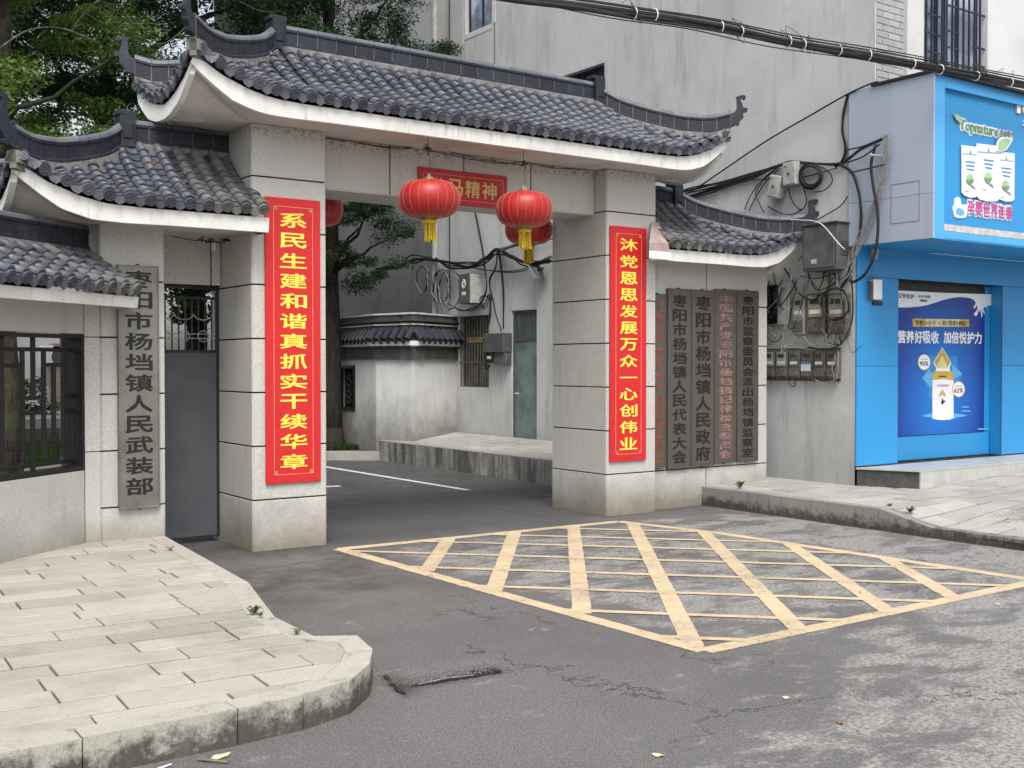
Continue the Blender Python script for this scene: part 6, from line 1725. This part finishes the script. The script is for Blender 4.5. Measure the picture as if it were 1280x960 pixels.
fl = empty("flood_light", wx(668, 350, .1), "small floodlight mounted high on the lane wall between the cables and the green door", "lamp")
m = MB(); A, B, C_, D_ = wx(659, 331, .20), wx(672, 331, .06), wx(677, 351, .12), wx(667, 350, .28)
vs = [A, B, C_, D_]; nrm = Vector((.05, 0, .03)); m.add([tuple(v) for v in vs] + [tuple(v + nrm) for v in vs], [(0, 1, 2, 3), (4, 7, 6, 5), (0, 4, 5, 1), (1, 5, 6, 2), (2, 6, 7, 3), (3, 7, 4, 0)]); m.build("lamp_case", 'box_grey', fl)
ct = (A + B + C_ + D_) / 4; m = MB(); vs = [ct + (v - ct) * .72 - nrm * .08 for v in (A, B, C_, D_)]; m.add([tuple(v) for v in vs] + [tuple(v + nrm * .06) for v in vs], [(0, 1, 2, 3), (4, 7, 6, 5), (0, 4, 5, 1), (1, 5, 6, 2), (2, 6, 7, 3), (3, 7, 4, 0)]); m.build("lamp_glass", 'box_light', fl)
m = MB(); m.tube([ct + nrm, (WX, ct.y, ct.z + .08)], .015, 6); m.build("arm", 'black_iron', fl)
# ================================================================ TREES, COURTYARD, SMALL THINGS
def limb(m, a, b, r0, r1, wob=.12, n=7, k=7):
    a, b = Vector(a), Vector(b); pts = [a.lerp(b, i / k) + Vector((random.gauss(0, wob * .3), random.gauss(0, wob * .3), 0)) * (1 if 0 < i < k else 0) for i in range(k + 1)]
    m.tube(pts, r0, n, r1); return pts
def leaves(clusters, n, size, mat, spread=.28, flat=.5, shape=.45, droop=0.0):
    """many small pointed leaves round cluster centres (x, y, z, radius)"""
    C = np.array(clusters); idx = np.random.randint(0, len(C), n); c = C[idx]
    d = np.random.randn(n, 3); d /= np.linalg.norm(d, axis=1)[:, None]; r = np.random.rand(n) ** .55
    P = c[:, :3] + d * (c[:, 3] * r)[:, None] * np.array([1, 1, flat]); 
    a = np.random.randn(n, 3); a[:, 2] = a[:, 2] * .45 - droop; a /= np.linalg.norm(a, axis=1)[:, None]
    b = np.cross(a, np.random.randn(n, 3) * .5 + np.array([0, 0, 1.0])); b /= np.linalg.norm(b, axis=1)[:, None]
    s = size * np.random.uniform(.6, 1.3, n)[:, None]
    V = np.stack([P - a * s, P + b * s * shape, P + a * s, P - b * s * shape], 1)
    tone = np.clip(np.random.rand(n) * .6 + .4 * np.random.rand(len(C))[idx], 0, 1)
    return tri_mesh("crown", V, 4, MAT[mat], tone)
def crown_clusters(cx, cy, z0, z1, rad, n, rmin=.25, rmax=.6, shape='round'):
    out = []
    while len(out) < n:
        z = random.uniform(z0, z1); t = (z - z0) / (z1 - z0)
        R_ = rad * (math.sqrt(max(0, 1 - (2 * t - 1) ** 2)) * .55 + .45 if shape == 'round' else (1.02 - t * .75))
        a = random.uniform(0, 2 * pi); q = R_ * random.random() ** .5
        out.append((cx + q * cos(a), cy + q * sin(a), z, random.uniform(rmin, rmax)))
    return out
def tree(x, y, r, ztop, cl, nl, size, lm, label, bm='bark', branches=14, lean=(0, 0), extra=None, **kw):
    root = empty("tree", (x, y, 0), label, "tree")
    m = MB(); pts = limb(m, (x, y, -.1), (x + lean[0], y + lean[1], ztop), r, r * .25, .15, 12, 10)
    m.tube([(x, y, -.1), (x, y, .25), (x, y, .5)], [r * 1.35, r * 1.12, r * 1.0], 12);
    for k in range(branches):
        c = random.choice(cl); h = min(ztop * .95, max(c[2] - .6, 3.4)); t = h / ztop; p = pts[int(t * 10)]
        limb(m, p, c[:3], r * .22, .012, .35, 5, 6)
    m.build("trunk", bm, root, smooth=True)
    o = link("crown", leaves(cl, nl, size, lm, **kw), (0, 0, 0), root); return root
tp = onY(10, 560, 14.5); tc = crown_clusters(2.9, 15.8, 3.6, 9.0, 2.7, 230, .20, .50)
tc = [c for c in tc if c[0] < 5.3]
tree(tp.x, 14.5, .17, 7.5, tc, 105000, .036, 'leaf_bright', "broad-leaved tree with fresh bright green foliage at the top left", 'bark_moss', 16)
tc = crown_clusters(8.1, 18.6, 5.0, 11.5, 2.5, 200, .25, .55) + crown_clusters(9.1, 17.9, 3.0, 5.2, 1.15, 60, .16, .36) + crown_clusters(9.6, 17.4, 6.0, 8.6, 1.1, 34, .2, .4) + crown_clusters(8.4, 17.6, 5.8, 8.4, 1.5, 60, .2, .45)
tree(9.08, 18.5, .20, 11.0, tc, 120000, .040, 'leaf_dark', "dark conifer standing on the lawn behind the gate, left of the enclosure wall", 'bark', 20, shape=.28, droop=.35)
tc = crown_clusters(5.9, 19.5, 4.2, 10.5, 2.9, 250, .28, .60) + crown_clusters(4.7, 19.0, 5.6, 9.5, 1.5, 70, .25, .5)
tree(5.6, 20.0, .28, 9.5, tc, 125000, .045, 'leaf_dark', "dark evergreen rising behind the main roof's left horn", 'bark', 18, shape=.3, droop=.3)
tc = crown_clusters(3.0, 25.5, 3.0, 12.5, 4.6, 200, .4, .9)
tree(3.2, 26.0, .30, 11.0, tc, 42000, .075, 'leaf_mid', "tall mid green tree farther back in the courtyard on the left", 'bark', 14)
tc = crown_clusters(9.6, 26, 2.6, 14, 3.6, 190, .4, .9)
tree(9.8, 27.5, .30, 12.0, tc, 60000, .085, 'leaf_dark', "distant dark tree filling the gap above the middle of the roof", 'bark', 12)
tc = crown_clusters(-.8, 20.5, 2.5, 9.5, 2.6, 120, .35, .8)
tree(-1.0, 21, .26, 8.5, tc, 26000, .085, 'leaf_mid', "mid green tree at the far left edge behind the fence wall", 'bark_moss', 12)
# bare branches crossing the foliage
root = empty("bare_branches", onY(180, 60, 14.2), "pale bare twigs crossing in front of the foliage above the side gate", "branch")
def twig(pts, r0, r1, Y=14.0):
    m = MB(); sp = spline([onY(x, y, Y + .1 * i) for i, (x, y) in enumerate(pts)], 5); m.tube(sp, r0 * .7, 6, r1 * .7); m.build("twig", 'bark_pale', root, smooth=True)
for pts, r in (([(122, 1), (130, 12), (148, 28), (158, 48), (166, 60), (180, 61), (192, 55)], .020), ([(122, 1), (108, 14), (92, 34), (100, 30)], .018), ([(80, 36), (110, 48), (140, 64), (170, 82)], .022), ([(166, 60), (195, 72), (232, 90)], .012),
               ([(192, 55), (210, 52), (232, 32), (230, 10)], .010), ([(100, 10), (120, 25), (160, 42), (190, 62)], .010), ([(190, 96), (200, 82), (208, 68)], .008), ([(215, 85), (228, 78), (236, 72)], .007), ([(120, 0), (150, 6), (180, -4)], .008), ([(300, 2), (320, 12), (345, 16)], .009), ([(0, 60), (30, 40), (60, 34), (90, 38)], .02)):
    twig(pts, r, r * .45)
# trunk glimpsed through the fence opening
# courtyard seen through the opening
cy_ = tag(None or empty("courtyard_building", (6, 34, 0)), "pale building across the courtyard seen through the fence window", "building")
T = frame((-6, 33, 0), (1, 0, 0), (0, 0, 1)); m = MB(T); wall_holes(m, 0, 15.5, -.1, 7, []); m.box(0, 15.5, .02, 4, -.1, 7); m.build("wall", 'pier_white', cy_)
m = MB(T); m.box(13.6, 15.5, -.5, 0, -.1, 2.2); m.build("orange_panel", 'pink_plaster', cy_)
p = onY(68, 446, 32.8); ac = empty("air_conditioner", p, "white outdoor air conditioner unit on the pale wall, seen through the fence window", "air conditioner")
m = MB(); m.box(p.x - .38, p.x + .42, 32.5, 32.85, p.z - .28, p.z + .30, .02); m.build("case", 'white_acrylic', ac)
m = MB(); m.lathe([(.23, -.02), (.23, .0), (.19, .005), (.19, -.015), (.05, -.015), (.05, -.03), (0, -.03)], (p.x + .08, 32.49, p.z), 20, 'y'); m.build("fan_grille", 'box_grey', ac)
h = crown_clusters(3.4, 30.5, .2, 1.35, 1.6, 40, .25, .45) + crown_clusters(6.0, 31, .2, 1.2, 1.4, 30, .25, .45)
o = link("hedge", leaves(h, 9000, .06, 'leaf_dark'), (0, 0, 0)); tag(o, "dark clipped shrubs in front of the courtyard building", "hedge", kind="stuff")
m = MB(); m.prism([(-2, 28), (9, 28), (9, 33), (-2, 33)], 0, .35); tag(m.build("planting_bed", 'paving_grey'), kind="structure")

# weeds, fallen leaves, twigs
def weed(c, label, n=16, s=.06):
    m = MB(); c = Vector(c)
    for k in range(n):
        a = random.random() * 2 * pi; L = s * random.uniform(.5, 1.2); d = Vector((cos(a), sin(a), 0)); w = Vector((-sin(a), cos(a), 0)) * L * .14
        p1 = c + d * L * .5 + Vector((0, 0, L * random.uniform(.4, .9))); p2 = c + d * L + Vector((0, 0, L * random.uniform(.2, .8)))
        m.add([tuple(c), tuple(p1 + w), tuple(p2), tuple(p1 - w)], [(0, 1, 2, 3)])
    tag(m.build("weed", 'weed'), label, "weed", "small weeds in the paving joints")
def onh(x, y, z): return onZ(x, y, z)
weed(onh(318, 767, .172), "small green weed at the inner kerb joint of the left pavement", 34, .055); weed(onh(325, 771, .172), "tiny weed just right of the bigger one on the left kerb", 14, .035); weed(onh(372, 793, .170), "tiny weed near the kink of the left kerb", 12, .04)
weed(onh(213, 688, .178), "wispy weed at the kerb close to the side door", 14, .04)
weed(onh(925, 610, .225), "upright weed in the right pavement below the dark name boards", 18, .09); weed(onh(1138, 641, .19), "green tuft in the right pavement near the ramped kerb", 22, .07); weed(onh(1112, 634, .21), "small tuft left of the bigger one on the right pavement", 12, .05)
def leaf(x, y, s, label, mat='dry_leaf', z=.003, rot=None):
    c = onZ(x, y, z); a = rot if rot is not None else random.random() * 6; m = MB(Matrix.Translation(c) @ Matrix.Rotation(a, 4, 'Z'))
    o = [(-s, 0, .004), (-s * .5, -s * .42, .001), (s * .1, -s * .5, .006), (s * .6, -s * .3, .003), (s, 0, .012), (s * .6, s * .32, .004), (s * .1, s * .48, .002), (-s * .5, s * .4, .008)]
    m.add(o + [(0, 0, .012)] + [(p[0], p[1], p[2] - .0015) for p in o] , [(i, (i + 1) % 8, 8) for i in range(8)] + [(9 + i, 9 + (i + 1) % 8, (i + 1) % 8, i) for i in range(8)])
    tag(m.build("fallen_leaf", mat), label, "leaf", "leaves lying on the asphalt")
leaf(983, 873, .022, "pale leaf on the asphalt under the tip of the yellow box", 'dry_leaf_pale'); leaf(1050, 904, .030, "reddish brown leaf on the pale worn asphalt")
leaf(823, 945, .028, "yellowish leaf near the bottom edge of the road", 'dry_leaf_pale'); leaf(1246, 756, .022, "pale leaf just outside the right tip of the yellow box", 'dry_leaf_pale')
leaf(276, 946, .045, "curled dry leaf beside a twig below the left kerb", 'dry_leaf_pale', rot=.1); leaf(1075, 741, .014, "tiny dark leaf lying on the yellow paint"); leaf(430, 617, .02, "small dark leaf on the lane behind the gate")
m = MB(); m.tube([onZ(247, 949, .008), onZ(262, 950, .012), onZ(286, 953, .008)], .008, 6, .004); tag(m.build("twig", 'twig'), "short brown twig beside the curled leaf", "twig")
m = MB(); m.tube([onZ(196, 962, .008), onZ(214, 955, .010)], .006, 6, .003); tag(m.build("twig", 'tie'), "pale splinter of wood at the foot of the left kerb", "twig")
m = MB(); m.prism([tuple(onZ(*p, 0)[:2]) for p in [(712, 615), (716, 621), (728, 619), (724, 613)]], .002, .006); tag(m.build("road_stud", 'tie'), "small pale paint fleck on the lane", "paint fleck")
# roots and dry litter lying on the tiles
root = empty("roof_litter", (3.3, 9.4, 3.2), "dry brown leaf litter caught on the side gate's roof tiles", "leaf litter")
m = MB()
for (x, y) in ((210, 247), (232, 242), (226, 228), (190, 205)):
    for k in range(26):
        c = onY(x + random.gauss(0, 4), y + random.gauss(0, 2.4), 9.27) ; s = random.uniform(.008, .022); a = random.random() * 6
        t = max(0, min(1, (c.y - 9.1) / .8)); d = Vector((cos(a), sin(a) * .6, sin(a) * .4)) * s; w = Vector((-sin(a), .4 * cos(a), .3)) * s * .4
        m.add([tuple(c - d), tuple(c + w), tuple(c + d), tuple(c - w)], [(0, 1, 2, 3)])
m.build("dry_litter", 'dry_leaf', root)["kind"] = "stuff"
